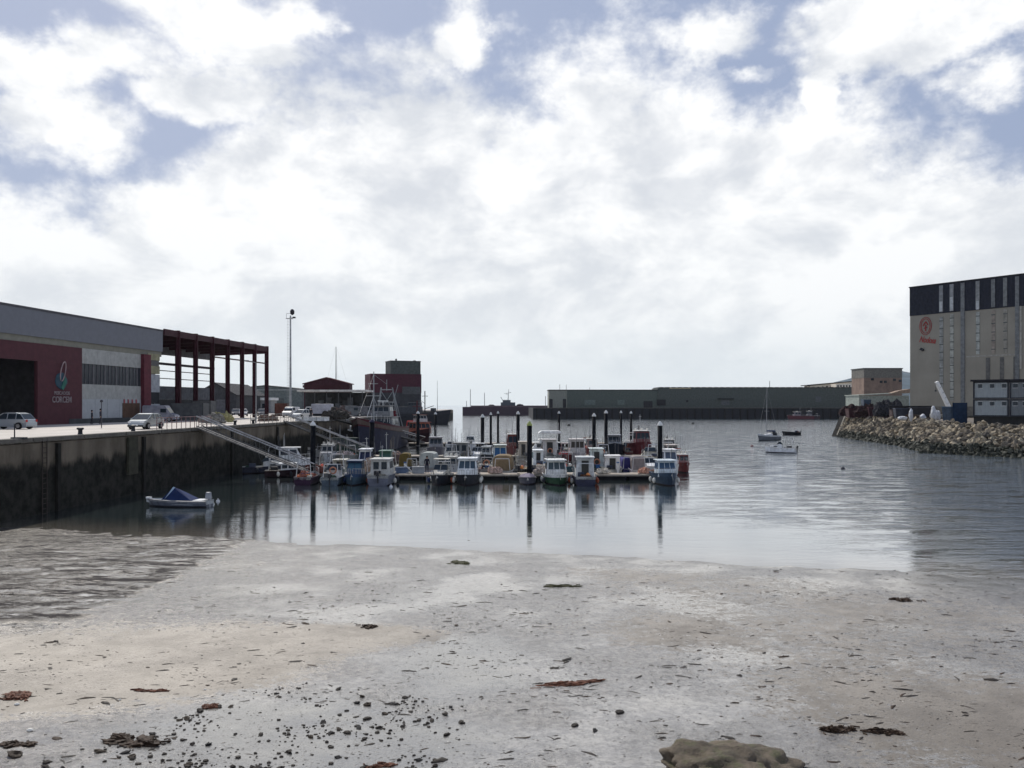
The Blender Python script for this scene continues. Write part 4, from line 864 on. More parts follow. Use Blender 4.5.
boat(520, 89, 'a', 4.6, 1.8, .8, DARK, 'open', 'black open boat with white fenders left of middle pile', ex=('buoys', 'outboard', 'poles'))
boat(538, 89.4, 'a', 6.0, 2.2, 1.25, (.02, .035, .085), 'wheel', 'navy boat with white wheelhouse and teal windows behind middle pile', top=(.66, .70, .70), win=(.04, .13, .14), ch=1.6, cw=1.15, xo=.1, ex=('nomast',))
boat(569, 89.5, 'c', 5.0, 2.0, .8, TEAL, 'open', 'teal open boat with upright gear behind the green-hulled boat', ex=('arch', 'buoys', 'poles', 'mast'))
boat(596, 89.3, 'a', 5.8, 2.1, .9, (.03, .05, .06), 'wheel', 'boat with tall white-teal cabin behind the dark doorway boat', top=(.52, .60, .58), win=(.03, .14, .16), ch=2.15, cw=1.5, ex=('crates', 'ring'))
boat(612, 88, 'a', 5.4, 2.1, .85, CREAM, 'wheel', 'cream-hulled boat with white square cabin on pontoon right half', top=(.68, .66, .64), win=(.12, .10, .12), ch=1.55, cw=1.65, xo=-.1, ex=('nomast',))
boat(625, 89.4, 'a', 4.6, 1.7, .8, (.05, .05, .25), 'tarp', 'narrow boat with violet-blue cover', top=(.05, .045, .17), ch=1.3, cw=1.1)
boat(637, 88, 'a', 4.8, 1.9, .8, (.45, .42, .5), 'tarp', 'boat under a grey-pink speckled box-shaped cover', top=(.24, .21, .205), ch=1.55, cw=1.4, cl=2.4, ex=('fend',))
boat(649, 88.5, 'c', 4.6, 1.9, .8, BLUE, 'cuddy', 'blue boat with white windscreen just left of right pile', top=WHITE, ex=('rail', 'ring'))
boat(669, 90, 'c', 6.0, 2.1, 1.0, OFFW, 'wheel', 'tall white cabin boat behind the blue-hulled boat', top=(.70, .70, .70), win=(.08, .10, .14), ch=1.9, cw=1.4, ex=('buoys', 'arch'))
boat(681, 94, 'c', 5.0, 1.8, .9, RED, 'work', 'red boat at the right end of the front rows', top=(.45, .10, .10), acc=(.5, .08, .07), ch=1.1, ex=('buoys',))
# middle pontoon, near side
boat(330, 109, 'c', 6, 2.4, .9, LG, 'work', 'pale grey workboat with white lattice frame beneath the second gangway', top=(.5, .5, .5), acc=(.62, .6, .62), ex=('crates', 'arch', 'poles'))
boat(346, 108.5, 'c', 6.4, 2.3, .9, (.30, .32, .30), 'open', 'long grey open boat beneath the second gangway end', ex=('nets', 'crates', 'mast'), acc=(.35, .3, .3))
boat(392, 109, 'c', 5.6, 2.2, .9, (.20, .10, .09), 'open', 'rust-brown open boat beside blue-black pile', ex=('nets', 'poles', 'crates'), acc=(.30, .2, .15))
boat(452, 109, 'a', 5.6, 2.2, .9, (.06, .06, .07), 'cuddy', 'dark boat with white windscreen in the middle row left', ex=('mast', 'arch', 'poles'))
boat(462, 109, 'a', 6.2, 2.6, 1.0, GREY, 'wheel2', 'grey cabin boat with tall slotted windows in the middle row', top=(.36, .37, .36), ch=1.8, cw=2.1, ex=('mast',))
boat(478, 109, 'c', 6.0, 2.3, .9, WHITE, 'cuddy', 'white cabin cruiser left of the pile trio', ex=('rail', 'mast', 'top'), acc=(.6, .62, .62))
boat(486.5, 108.6, 'c', 5.2, 2.0, .9, DARK, 'wheel', 'little dark-hulled boat at the foot of the pile trio', top=(.5, .52, .5), ch=1.4, cw=1.2)
boat(523, 109, 'a', 6, 2.2, 1.0, (.40, .36, .28), 'wheel', 'tan wheelhouse boat right of the small red fishing boat', top=(.50, .42, .32), win=(.05, .04, .04), ch=1.9, cw=1.3)
boat(549, 109, 'a', 6.4, 2.5, 1.0, (.36, .32, .28), 'wheel', 'beige cabin boat with one wide dark window behind navy boat', top=(.50, .46, .43), win=(.02, .02, .025), ch=2.2, cw=1.95, ex=('ring',))
boat(566, 109, 'c', 5.4, 2.0, .9, RED, 'open', 'red open boat with gear right of the beige cabin boat', ex=('nets', 'arch', 'buoys'), acc=(.45, .06, .07))
boat(577, 109.2, 'c', 6.4, 2.5, 1.1, (.42, .37, .36), 'wheel2', 'pinkish beige cabin boat with two dark brown windows', top=(.50, .45, .42), win=(.03, .025, .02), ch=2.1, cw=2.0)
boat(601, 108.8, 'a', 5.4, 2.1, .9, (.5, .5, .47), 'cuddy', 'off-white cuddy boat behind the white-teal cabin', ex=('arch', 'ring', 'poles'))
boat(650, 108.6, 'a', 6.0, 2.3, .9, (.55, .50, .38), 'cuddy', 'cream boat between big red boat and right pile', top=(.58, .55, .45), ex=('arch', 'rail'))
boat(671, 109, 'c', 6.2, 2.3, 1.0, (.25, .05, .04), 'wheel', 'rust-red boat with small cream wheelhouse right of right pile', top=(.5, .42, .36), ch=1.5, cw=1.5, ex=('buoys', 'arch'))
# middle pontoon, far side
boat(436, 119, 'c', 7.4, 2.7, 1.3, (.12, .12, .17), 'wheel', 'slate grey boat with white-topped wheelhouse near the orange workboat', top=(.30, .31, .36), ch=1.8, cw=1.9, ex=('mast', 'buoys'))
boat(512.5, 118.4, 'c', 7.0, 2.5, 1.4, (.22, .03, .03), 'work', 'small red fishing boat with red wheelhouse left of centre', top=(.33, .05, .035), acc=(.36, .06, .04), ch=1.9, ex=('nets', 'mast', 'buoys'))
boat(546, 119, 185, 7.2, 2.6, 1.1, (.10, .10, .12), 'fly', 'white flybridge cruiser with long white canopy', top=(.68, .69, .66), ex=('rail',))
boat(591, 119, 'c', 6.6, 2.4, 1.2, RED, 'work', 'red boat with pinkish frame left of the navy grey boat', top=(.5, .3, .28), acc=(.45, .1, .08), ch=1.5, ex=('nets', 'mast'))
boat(614, 118, 'c', 7.6, 2.9, 1.7, (.015, .03, .055), 'wheel', 'navy boat with grey wheelhouse between the four piles', top=(.30, .33, .38), ch=1.75, cw=1.9, ex=('mast', 'buoys', 'fend', 'rail'))
boat(640, 118.5, 'c', 8.4, 3.3, 1.9, (.20, .02, .03), 'work', 'biggest red fishing boat, white awning on top', top=(.24, .03, .045), acc=(.6, .55, .52), ch=1.9, ex=('nets', 'mast', 'buoys', 'fend'), xo=0)
boat(628, 120, 'a', 5.6, 2.1, 1.0, (.30, .06, .05), 'cuddy', 'low red boat squeezed left of the biggest red boat', top=(.5, .25, .2), ex=('ring',))
boat(668, 121, 'c', 6.4, 2.2, 1.0, DARK, 'work', 'dark boat with pale mast behind the right pile', top=(.2, .2, .2), acc=(.4, .4, .4), ch=1.5)
# far pontoon
boat(452, 147.5, 'a', 5.6, 2.1, .7, LG, 'open', 'lone pale open boat on the farthest pontoon', ex=('mast', 'outboard'))
boat(470, 147.5, 'a', 5.6, 2.1, .8, (.5, .5, .5), 'cuddy', 'grey-white cuddy boat on the farthest pontoon', ex=('mast',))
# boats in the shade of the quay
boat(267, 92, 20, 5.2, 2.0, .7, (.04, .045, .08), 'cuddy', 'dark blue boat with white cabin top lying under the first gangway', top=(.5, .5, .48), ex=('fend',))
boat(288, 87, 10, 4.6, 1.9, .7, (.05, .02, .03), 'wheel', 'small dark maroon boat with low white cabin under the gangway', top=WHITE, ch=.9, ex=('nomast', 'fend'))
boat(289, 102, 8, 6.4, 2.3, .8, WHITE, 'wheel', 'white boat with flat white roof behind the first gangway', top=(.7, .7, .68), ch=1.7, cl=2.6, win=(.02, .03, .05), ex=('fend', 'arch', 'mast'))
boat(304, 118, 5, 6, 2.2, .9, (.35, .33, .30), 'cuddy', 'beige boat between the quay and the tall left pile', top=(.5, .47, .42))
boat(345, 121, 15, 7.0, 2.5, 1.2, (.03, .08, .06), 'wheel', 'dark green boat with long white-edged roof by the trawler bow', top=(.06, .10, .08), ch=1.7, cl=3.4, cw=2.0, ex=('poles', 'arch', 'buoys'))
# crates, boxes and buoys on the front pontoon
def pbox(label, px, Y, size, col, z=.57, name='storage_box', cat='storage box'):
    o = thing(name, label, cat, (wx(px, Y), Y, z), random.uniform(-.2, .2))
    P('box', mat(col, .6, grime=.3), o, lambda b: b.box((0, 0, size[2]/2), size), bevel=.02); P('lid', mat(tuple(k*.8 for k in col), .6), o, lambda b: b.box((0, 0, size[2]+.03), (size[0]+.06, size[1]+.06, .07)))
pbox('grey storage box on the pontoon left of the person', 418, 84.3, (1.2, .7, .6), (.3, .32, .34)); pbox('blue storage box on the pontoon right of the cream cabin boat', 402, 84.5, (1.3, .7, .55), (.1, .14, .22))
pbox('white locker on the pontoon by the middle pile', 541, 84, (.9, .6, .8), (.6, .55, .48)); pbox('white locker at the right end of pontoon', 651, 84, (1.0, .6, .7), (.6, .6, .58))
heap('pinkish rope coil on the pontoon left of sandy tarpaulin', 495, 83.9, 1.3, .7, (.45, .33, .28), 'rope_heap', 'ropes', z=.57)
heap('pale net heap on the pontoon beside the covered tender', 541.5, 83.7, 1.6, .7, (.5, .42, .36), 'net_heap', 'nets', z=.57)
heap('orange net heap on the pontoon near right pile', 646, 83.9, 1.8, .6, (.5, .28, .2), 'net_heap', 'nets', z=.57)
heap('pale gear heap on the pontoon left of white square cabin', 603, 83.9, 1.3, .6, (.55, .5, .42), 'net_heap', 'nets', z=.57)
heap('rust red net heap on the left end of the front pontoon', 316, 84, 2.4, .8, (.13, .05, .04), 'net_heap', 'nets', z=.57)
heap('brown net ball behind the blue wheelhouse boat', 372, 84.4, 1.7, 1.6, (.38, .30, .24), 'net_heap', 'nets', z=.57)
an = thing('anchor', 'pale galvanised anchor propped up on the front pontoon', 'anchor', (wx(411, 84), 84, .57)); P('shank', mat((.7, .7, .68), .4, .2), an, lambda b: b.bar((-.7, 0, .95), (.1, 0, .2), .05)); P('fluke', mat((.7, .7, .68), .4, .2), an, lambda b: (b.bar((.1, 0, .2), (.9, 0, .65), .06, 6, .02), b.bar((.1, 0, .2), (-.5, 0, .1), .06, 6, .02)))
person('person in dark clothes standing on the front pontoon by the grey tarpaulin', (wx(427, 84.4), 84.4, .57), R(10), (.015, .015, .025), (.02, .02, .04), s=1.0, stride=.06)
person('person in a pale top standing among boats right of centre', (wx(577, 111.6+2), 114.3, .57), R(-20), (.6, .5, .6), (.1, .12, .2), s=1.0, stride=.05)
for px in (405, 545, 618):
    pd = thing('service_pedestal', {405: 'slim service pedestal near the anchor', 545: 'slim service pedestal by the middle pile', 618: 'slim service pedestal right of the white square cabin'}[px], 'pedestal', (wx(px, 85), 85.1, .57))
    P('post', mat((.6, .6, .58), .5), pd, lambda b: b.box((0, 0, .5), (.22, .22, 1.0))); P('cap', mat(BLUE, .5), pd, lambda b: b.box((0, 0, 1.04), (.26, .26, .1)))

# moored boat on the left with its blue tent
lb = thing('dinghy', 'grey-white motor dinghy with a blue pyramid tent, moored off the quay', 'boat', (wx(178, 61.5), 61.5, 0), R(180-5))
hull(4.9, 1.65, .46, [mat((.03, .03, .04), .6), M_((.15, .18, .24)), M_((.34, .36, .4)), mat(LG)], lb, sheer=.25)
P('boat_tent', mat((.015, .03, .095), .7, bump=.3), lb, lambda b: b.add([(-1.35, -.72, .48), (-1.35, .72, .48), (1.0, .58, .54), (1.0, -.58, .54), (.35, 0, 1.40), (-.05, 0, 1.30)], [(0, 1, 5), (1, 2, 4, 5), (2, 3, 4), (3, 0, 5, 4), (0, 3, 2, 1)]))
P('tent_edge', mat((.35, .45, .55), .6), lb, lambda b: b.add([(1.02, .60, .55), (1.02, -.60, .55), (.75, -.64, .54), (.36, -.04, 1.43), (.36, .04, 1.43), (.75, .64, .54), (.2, .0, 1.4)], [(0, 1, 2, 3, 4, 5), (2, 3, 6), (4, 5, 6)]))
P('bow_fitting', mat(WHITE), lb, lambda b: b.box((2.25, 0, .62), (.35, .22, .12))); P('stern_seat', M_(WHITE), lb, lambda b: b.box((-1.75, 0, .46), (.7, 1.2, .1)))
P('outboard_motor', mat((.30, .31, .33), .3), lb, lambda b: (b.box((-2.35, 0, .82), (.45, .32, .5), tp=.75), b.box((-2.4, 0, .35), (.16, .12, .9))), bevel=.04)
def buoy(label, px, Y, r=.2, col=(.7, .7, .68), z=0):
    b = MB(); b.lathe((0, 0, 0), [(.02, -r), (r*.8, -r*.6), (r, 0), (r*.8, r*.6), (.04, r), (.03, r*1.5)], 10); o = b.build('mooring_buoy', mat(col, .5), smooth=True); o.location = (wx(px, Y), Y, z); tag(o, label, 'buoy', 'mooring buoys')
buoy('white buoy floating just behind the blue-tented dinghy', 212, 62.5); buoy('small white buoy against the dark quay wall', 115, 68, .16)
buoy('pale buoy off the dinghy stern near its motor', 218, 64.5, .17, (.5, .5, .5))
buoy('dark buoy alone on the right water', 843, 97, .26, (.04, .04, .05)); buoy('dark buoy beyond the lone pile', 569, 300, .7, (.03, .03, .03)); buoy('dark buoy left of the sailboat bow', 752, 150, .3, (.2, .1, .1))
buoy('small buoy right of white motor boat', 795, 137, .3, (.3, .3, .35)); buoy('dark buoy in front of the green-grey shed quay', 693, 330, .7, (.03, .03, .03))
buoy('white-grey buoy under the pontoon edge left', 391, 76, .17, (.6, .6, .6))

# ------------------------------------------------------------------ yachts on the right
sb = thing('sailboat', 'small grey sailboat with bare mast at anchor, right of centre', 'sailboat', (wx(768, 177), 177, 0), R(190+22))
hull(6.4, 2.1, .95, [mat(DARK), M_((.17, .19, .22)), M_((.5, .52, .54)), mat(LG)], sb)
P('coachroof', M_(WHITE), sb, lambda b: b.prism([(-.9, .7), (1.6, .85), (1.2, 1.25), (-.9, 1.4)], [-.6, -.4, -.33, -.5], [.6, .4, .33, .5]), bevel=.04)
P('cockpit_cover', mat(DARK), sb, lambda b: b.blob((-1.9, 0, 1.35), (1.5, 1.3, .9), 3, 2, .2))
P('mast', mat((.32, .32, .33), .4, .3), sb, lambda b: b.bar((.5, 0, .9), (.3, 0, 11.3), .075, 8, .04)); P('boom', mat(NAVY, .7), sb, lambda b: b.bar((.45, 0, 2.0), (-2.2, 0, 1.9), .16, 8))
P('stay', mat((.45, .45, .45), .4), sb, lambda b: (b.bar((3.1, 0, 1.4), (.3, 0, 10.8), .010, 4), b.bar((-3.1, 0, 1.1), (.3, 0, 11), .007, 4)))
P('spreader', mat((.4, .4, .4), .4), sb, lambda b: b.bar((.4, -.7, 6.2), (.4, .7, 6.2), .03, 4))
boat(780, 131, 180-24, 4.9, 1.8, .75, (.6, .62, .64), 'cuddy', 'white motor boat with dark waterline below the sailboat', top=WHITE, name='motor_boat', group=None, ex=('outboard', 'rail'), stripe=(.65, .66, .66))
boat(791, 207, 176, 4.4, 1.8, .75, (.02, .025, .03), 'open', 'low black dinghy right of the sailboat', name='dinghy', group=None, ex=('outboard',), deck=(.04, .04, .05))

# ------------------------------------------------------------------ trawler, orange workboat, dark ship
tr = thing('trawler', 'dark red and navy trawler with white masts moored bow-first along the quay', 'trawler', (-22.6, 139, 0), R(-90-3))
hull(28, 7.0, 3.6, [mat((.02, .02, .03)), mat((.02, .022, .045), .5, grime=.4), mat((.075, .013, .022), .5, grime=.3), mat((.10, .07, .06))], tr, sheer=.55, rake=.14, full=2.8, deck_drop=.9, stripe=.78)
wh_ = cabin(tr, -5, 6, 4.4, 2.4, 3.0, (.30, .32, .33), rake=.12, name='deckhouse')
cabin(tr, -4.4, 3.4, 3.2, 1.8, 5.55, (.33, .35, .36), rake=.15, name='bridge')
P('bow_rail', mat(WHITE, .4), tr, lambda b: [(b.bar((6+k*1.2, s*(3.3-.09*k*k*.7), 4.6+.15*k), (6+k*1.2, s*(3.3-.09*k*k*.7), 5.5+.15*k), .03, 4)) for k in range(6) for s in (-1, 1)])
P('foremast', mat((.32, .34, .35), .4), tr, lambda b: (b.bar((2.5, 0, 4), (2.5, 0, 13.0), .13, 8, .07), b.bar((2.5, -1.3, 9), (2.5, 1.3, 9), .05), b.bar((2.5, -.7, 11), (2.5, .7, 11), .04), b.bar((2.5, 0, 9), (7.5, 0, 5.5), .05)))
def f(b):
    for s in (-1, 1):
        b.bar((-8.5, s*2.2, 3.5), (-8, s*1.0, 10.6), .11, 6); b.bar((-11, s*2.4, 3.2), (-8.2, s*1.0, 10.4), .08, 6)
    for z, w_ in ((6, 1.9), (8, 1.5), (10.2, 1.1)): b.bar((-8.2, -w_, z), (-8.2, w_, z), .08)
    b.bar((-8.2, -1.5, 6), (-8.2, 1.2, 10.2), .05); b.bar((-8.2, 1.5, 6), (-8.2, -1.2, 10.2), .05); b.bar((-8, 0, 10), (-8, 0, 12), .06)
P('gantry', mat((.24, .26, .27), .4), tr, f)
P('derrick', mat((.26, .28, .29), .4), tr, lambda b: (b.bar((-6, 1.2, 7), (-5, 2.6, 11), .05), b.bar((-6, -1.2, 7), (-5, -2.6, 11.3), .05), b.bar((2.5, 0, 12.5), (-8, 0, 11.2), .025, 4), b.bar((2.5, 0, 12.5), (12.5, 0, 6.2), .012, 4)))
P('radar', mat(WHITE, .4), tr, lambda b: (b.box((-4.8, 0, 8.2), (.3, 1.8, .15)), b.bar((-4.8, 0, 7.4), (-4.8, 0, 8.2), .06)))
P('funnel', mat((.13, .02, .03)), tr, lambda b: b.box((-8.5, 1.2, 5.4), (1.1, .8, 2.2), tp=.85))
P('winch', mat(DARK), tr, lambda b: b.bar((8, -1.4, 4.5), (8, 1.4, 4.5), .45, 10)); P('anchor', mat(WHITE, .5), tr, lambda b: (b.bar((11.6, -1.6, 4.3), (11.2, -1.75, 3.5), .14), b.bar((11.2, -2.1, 3.7), (11.3, -1.4, 3.5), .12)))
ob = thing('workboat', 'bright orange and red workboat beyond the marina, left of centre', 'workboat', (wx(419, 168), 168, 0), R(-60))
hull(10.5, 4.2, 1.9, [mat(DARK), M_((.06, .015, .025)), M_((.10, .02, .03)), mat((.3, .08, .05))], ob)
cabin(ob, .4, 4.2, 3.2, 2.2, 1.8, (.8, .19, .07), name='deckhouse', roofc=(.55, .09, .05)); cabin(ob, .6, 2.2, 2.2, 1.4, 4.1, (.5, .47, .44), name='bridge', roofc=(.3, .05, .04))
P('mast', mat((.07, .018, .025)), ob, lambda b: (b.bar((-1, 0, 4), (-1, 0, 8.4), .16), b.bar((-1, -1, 7.2), (-1, 1, 7.2), .08), b.bar((-2.2, 0, 3), (-1, 0, 7), .09)))
P('towing_arch', mat((.5, .06, .06)), ob, lambda b: (b.bar((-3.2, -1.6, 1.6), (-3.2, -1.2, 4.2), .1), b.bar((-3.2, 1.6, 1.6), (-3.2, 1.2, 4.2), .1), b.bar((-3.2, -1.2, 4.2), (-3.2, 1.2, 4.2), .1)))
for k in range(4): fender(ob, -3+1.8*k, -2.2, 1.0, DARK, .3)
ds = thing('dark_ship', 'black trawler seen bow to the right before the red-banded tower', 'ship', (wx(420, 326)-1, 326, 0), R(-8))
BK = mat((.022, .024, .03), .7)
hull(27, 7, 3.9, [BK, BK, mat((.03, .032, .04), .6), BK], ds, sheer=.45, rake=.10, full=3)
P('deckhouse', mat((.05, .055, .065), .6), ds, lambda b: (b.box((-3, 0, 5.2), (9, 5, 3.2)), b.box((-1, 0, 7.6), (4.5, 4, 2)), b.box((6.4, 0, 5.6), (1.6, 3, 1.4))), bevel=.1)
PB('window', glass(), ds, [((-2.6+1.1*k, -2.02, 7.9), (.8, .06, .7)) for k in range(4)])
P('foremast', BK, ds, lambda b: (b.bar((3, 0, 4), (3, 0, 13), .22), b.bar((3, 0, 8), (-2, 0, 12), .08), b.bar((1.8, 0, 11), (4.2, 0, 11), .1), b.bar((3, 0, 6), (6.5, 0, 7.2), .12)))
P('aft_mast', mat((.2, .2, .2), .5), ds, lambda b: (b.bar((8, 0, 4), (8, 0, 17), .12, 6, .06), b.bar((-9, -1, 3), (-9, -1, 9), .18), b.bar((-9, 1, 3), (-9, 1, 9), .18), b.bar((-9, -1, 9), (-9, 1, 9), .18)))

# ------------------------------------------------------------------ far pier and quay with sheds
pr = thing('pier', 'long low purple-brown pier reaching left from the far quay', 'pier', (0, 0, 0))
P('wall', mat((.05, .032, .045), .8, grime=.4), pr, lambda b: b.box(((wx(462.5, 600)+wx(560, 600))/2, 608, 2), (wx(560, 600)-wx(462.5, 600), 16, 8.2)))
P('parapet', mat((.11, .075, .09), .8), pr, lambda b: b.box(((wx(470, 600)+wx(560, 600))/2, 614, 6.5), (wx(560, 600)-wx(470, 600), 1.0, 1.2)))
P('pole', mat((.2, .2, .22), .5), pr, lambda b: [b.bar((wx(p_, 606), 606, 6), (wx(p_, 606), 606, z_), .22, 6) for p_, z_ in ((466.5, 10.5), (470.4, 19), (484.5, 16.5), (545.5, 14))])
fs_ = thing('tugboat', 'dark blue ship with raked masts showing above the far pier', 'ship', (wx(508, 628), 628, 0), R(180))
hull(20, 6, 6.2, [mat(DARK), M_((.04, .06, .1)), M_((.04, .06, .1)), mat(DARK)], fs_, sheer=.1)
P('deckhouse', M_((.10, .13, .17)), fs_, lambda b: (b.box((0, 0, 8), (11, 5, 3)), b.box((1, 0, 10.3), (6, 4, 2))), bevel=.1)
P('mast', mat((.1, .12, .14)), fs_, lambda b: (b.bar((0, 0, 11), (-.6, 0, 19.5), .3, 6, .12), b.bar((-2.5, 0, 17), (1.5, 0, 16.2), .15), b.bar((-.4, 0, 15), (3, 0, 16.5), .12), b.bar((4, 0, 11), (5.5, 0, 13.5), .2)))
P('bow_gear', mat(DARK), fs_, lambda b: (b.blob((-9, 0, 7), (6, 3, 3), 3, 2, .3), b.blob((12, 0, 6.8), (6, 3, 2), 5, 2, .3)))
YQ = 452
fq = thing('far_quay_wall', 'dark quay wall under the long green-grey sheds across the basin', 'wall', (0, 0, 0))
xa, xb = wx(533, YQ), wx(862, YQ)
P('wall', mat((.022, .024, .03), .8, grime=.3), fq, lambda b: b.box(((xa+xb)/2, YQ+60, 1.9), (xb-xa, 120, 7.6)))
P('fender', mat((.012, .012, .014), .8), fq, lambda b: [b.box((xa+2+k*4.1, YQ-.25, 2.6), (.6, .5, 5.4)) for k in range(int((xb-xa)/4.1))])
P('coping', mat((.09, .085, .08), .7), fq, lambda b: b.box(((xa+xb)/2, YQ+.3, 5.85), (xb-xa, 1.2, .35)))
SH = YQ+14
s1 = thing('quay_shed', 'lower left shed on the far quay with pale end bay', 'shed', (0, SH, 5.7)); s1x0, s1x1 = wx(549, SH), wx(657.7, SH)
hS = wz(390.5, SH)-5.7; h2 = wz(388, SH)-5.7
P('end_bay', mat((.22, .23, .20), .6, corr=.5, grime=.2), s1, lambda b: b.box(((s1x0+wx(567, SH))/2, 10, hS/2), (wx(567, SH)-s1x0, 20, hS)))
P('wall', mat((.095, .115, .102), .6, corr=.45, grime=.3), s1, lambda b: b.box(((s1x1+wx(567, SH))/2, 10.05, hS/2), (s1x1-wx(567, SH), 20, hS-.02)))
P('roof_edge', mat((.05, .055, .055), .6), s1, lambda b: b.box(((s1x0+s1x1)/2, 10, hS+.25), (s1x1-s1x0+.6, 20.6, .5)))
PB('door', mat((.03, .03, .035), .6), s1, [((wx(p_, SH), -.05, 2.6), (1.8, .2, 5.2)) for p_ in (551, 564.5)]+[((wx(648, SH), -.05, 2), (5, .2, 4))])
P('sign_panel', mat((.13, .16, .15), .6), s1, lambda b: (b.box((wx(590, SH), -.06, 3.2), (6, .2, 3)), b.box((wx(621, SH), -.06, 3.2), (4, .2, 3))))
P('roof_pole', mat((.2, .2, .2), .5), s1, lambda b: [b.bar((wx(p_, SH), 2, hS), (wx(p_, SH), 2, hS+q), .12, 5) for p_, q in ((560, 3.6), (566.5, 3.4), (590, 1.8))])
s2 = thing('quay_shed', 'higher long right shed on the far quay with toothed roof edge', 'shed', (0, SH-.5, 5.7)); s2x0, s2x1 = s1x1+.02, wx(856, SH)
P('wall', mat((.082, .095, .088), .6, corr=.45, grime=.3), s2, lambda b: b.box(((s2x0+s2x1)/2, 10, h2/2), (s2x1-s2x0, 20, h2)))
P('roof_edge', mat((.04, .045, .045), .6), s2, lambda b: [b.box((s2x0+2+k*3.4, 9.9, h2+.25), (2.4, 20.4, .5)) for k in range(int((s2x1-s2x0-2)/3.4))])
P('roof_patch', mat((.45, .38, .25), .7, grime=.6), s2, lambda b: b.box((wx(680, SH), .3, h2-.1), (12, 1.2, .7)))
P('door', mat((.025, .025, .03), .6), s2, lambda b: (b.box((wx(661, SH), -.05, 3.2), (5, .2, 3.4)), b.box((wx(687, SH), -.05, 4), (1.2, .2, 1.2))))
P('dock_window', mat((.10, .11, .12), .5), s2, lambda b: (b.box((wx(725, SH), -.05, 3.2), (4.5, .2, 3)), b.box((wx(818, SH), -.05, 5), (3, .2, 3))))
P('awning', mat((.02, .02, .025), .6), s2, lambda b: b.box((wx(725, SH), -.6, 5.2), (9, 1.4, .5)))
P('roof_pole', mat((.12, .12, .13), .5), s2, lambda b: (b.bar((wx(770.5, SH), 2, h2), (wx(770.5, SH), 2, h2+4), .16, 5),))
rs = boat(800, 438, 180, 14, 4, 1.6, (.2, .04, .06), 'work', 'small reddish boat moored under the far sheds near the breakwater', top=(.3, .25, .3), acc=(.3, .2, .25), name='fishing_boat', group=None, ch=2.2)
rs2 = boat(811, 440, 180, 9, 3.2, 1.5, (.1, .05, .07), 'work', 'smaller pale-masted boat beside the reddish boat under far sheds', top=(.3, .3, .34), acc=(.4, .4, .42), name='fishing_boat', group=None, ch=2.6)

# ------------------------------------------------------------------ right shore: breakwater, yard and halls
crest = [(86.5, 214, 4.1), (83.6, 206, 4.25), (80.6, 185, 4.45), (79.2, 165, 4.4), (76.6, 150, 4.35), (76.6, 140, 4.3), (80.4, 130, 4.15), (87, 117, 4.1), (96, 100, 5.1), (130, 70, 5.1)]
toe = [(83.8, 213, -.3), (78.2, 201, -.3), (73.3, 173, -.3), (71.2, 152, -.3), (64.6, 130, -.3), (66.5, 126, -.3), (71.3, 117, -.3), (78, 104, -.3), (88, 88, -.3), (122, 58, -.3)]
yard = MB(); pts = [(c_[0]+1.2, c_[1]) for c_ in crest]+[(700, 70), (700, 475), (192, 475), (92, 228)]
yard.poly(pts, -1, 4.2); struct(yard.build('yard_ground', mat((.17, .15, .13), .9, bump=.4)))
ROCKS = [mat(c_, .85, var=.45, scale=1.8, bump=.9) for c_ in ((.18, .15, .11), (.26, .22, .16), (.12, .105, .085), (.34, .30, .225), (.075, .068, .06))]
WETR = mat((.032, .034, .026), .6, var=.4, scale=1.8, bump=.9)
rk_mesh = []
for k in range(8):
    b = MB(); b.blob((0, 0, 0), (1, .8, .72), k*3+1, 2, .42, 1.1); o = b.build('boulder', ROCKS[k % 5]); rk_mesh.append(o.data)
    for p in o.data.polygons: p.use_smooth = False
    bpy.data.objects.remove(o)
wet_mesh = []
for me in rk_mesh[:5]:
    m2 = me.copy(); m2.materials.clear(); m2.materials.append(WETR); wet_mesh.append(m2)
def interp(line, s):
    s = max(0, min(len(line)-1.001, s)); i = int(s); return Vector(line[i]).lerp(Vector(line[i+1]), s-i)
rr = random.Random(5); rocks = []
core = MB()
for i in range(len(crest)-1):
    a, b_, c_, d_ = Vector(crest[i]), Vector(crest[i+1]), Vector(toe[i+1]), Vector(toe[i])
    dn = Vector((0, 0, -.5)); core.add([a+dn+Vector((2, 0, 0)), b_+dn+Vector((2, 0, 0)), c_+dn, d_+dn], [(0, 1, 2, 3)])
    segL = ((a-b_).length+(c_-d_).length)/2; wd = ((a-d_).length+(b_-c_).length)/2
    n = int(segL*wd/.34)
    for k in range(n):
        s = i+rr.random(); q = rr.random(); p = interp(crest, s).lerp(interp(toe, s), q)
        sz = rr.choice([.5, .6, .7, .8, .95, 1.2])*(.85+.3*rr.random())
        rocks.append((p+Vector((rr.uniform(-.2, .2), rr.uniform(-.2, .2), rr.uniform(-.15, .18))), sz, q, rr.random()))
cm = core.build('breakwater_core', mat((.05, .045, .04), .95)); struct(cm)
vis = [r_ for r_ in rocks if 118 <= r_[0].y <= 214 and 512+F*r_[0].x/r_[0].y < 1030]
vis.sort(key=lambda r_: -r_[1]/r_[0].y); big_ = vis[:290]; ids = set(id(r_) for r_ in big_)
for r_ in big_:
    p, sz, q, u = r_; low = p.z < 1.15
    o = bpy.data.objects.new('boulder', (wet_mesh if low else rk_mesh)[int(u*5) if low else int(u*8)]); C.objects.link(o)
    o.location = p; o.scale = (sz*1.25, sz*1.05, sz); o.rotation_euler = (u*6, u*17 % 6, u*29 % 6)
    tag(o, 'rough grey-brown boulder among hundreds in the breakwater slope', 'boulder', 'breakwater boulders')
sb_ = MB(); mis = []
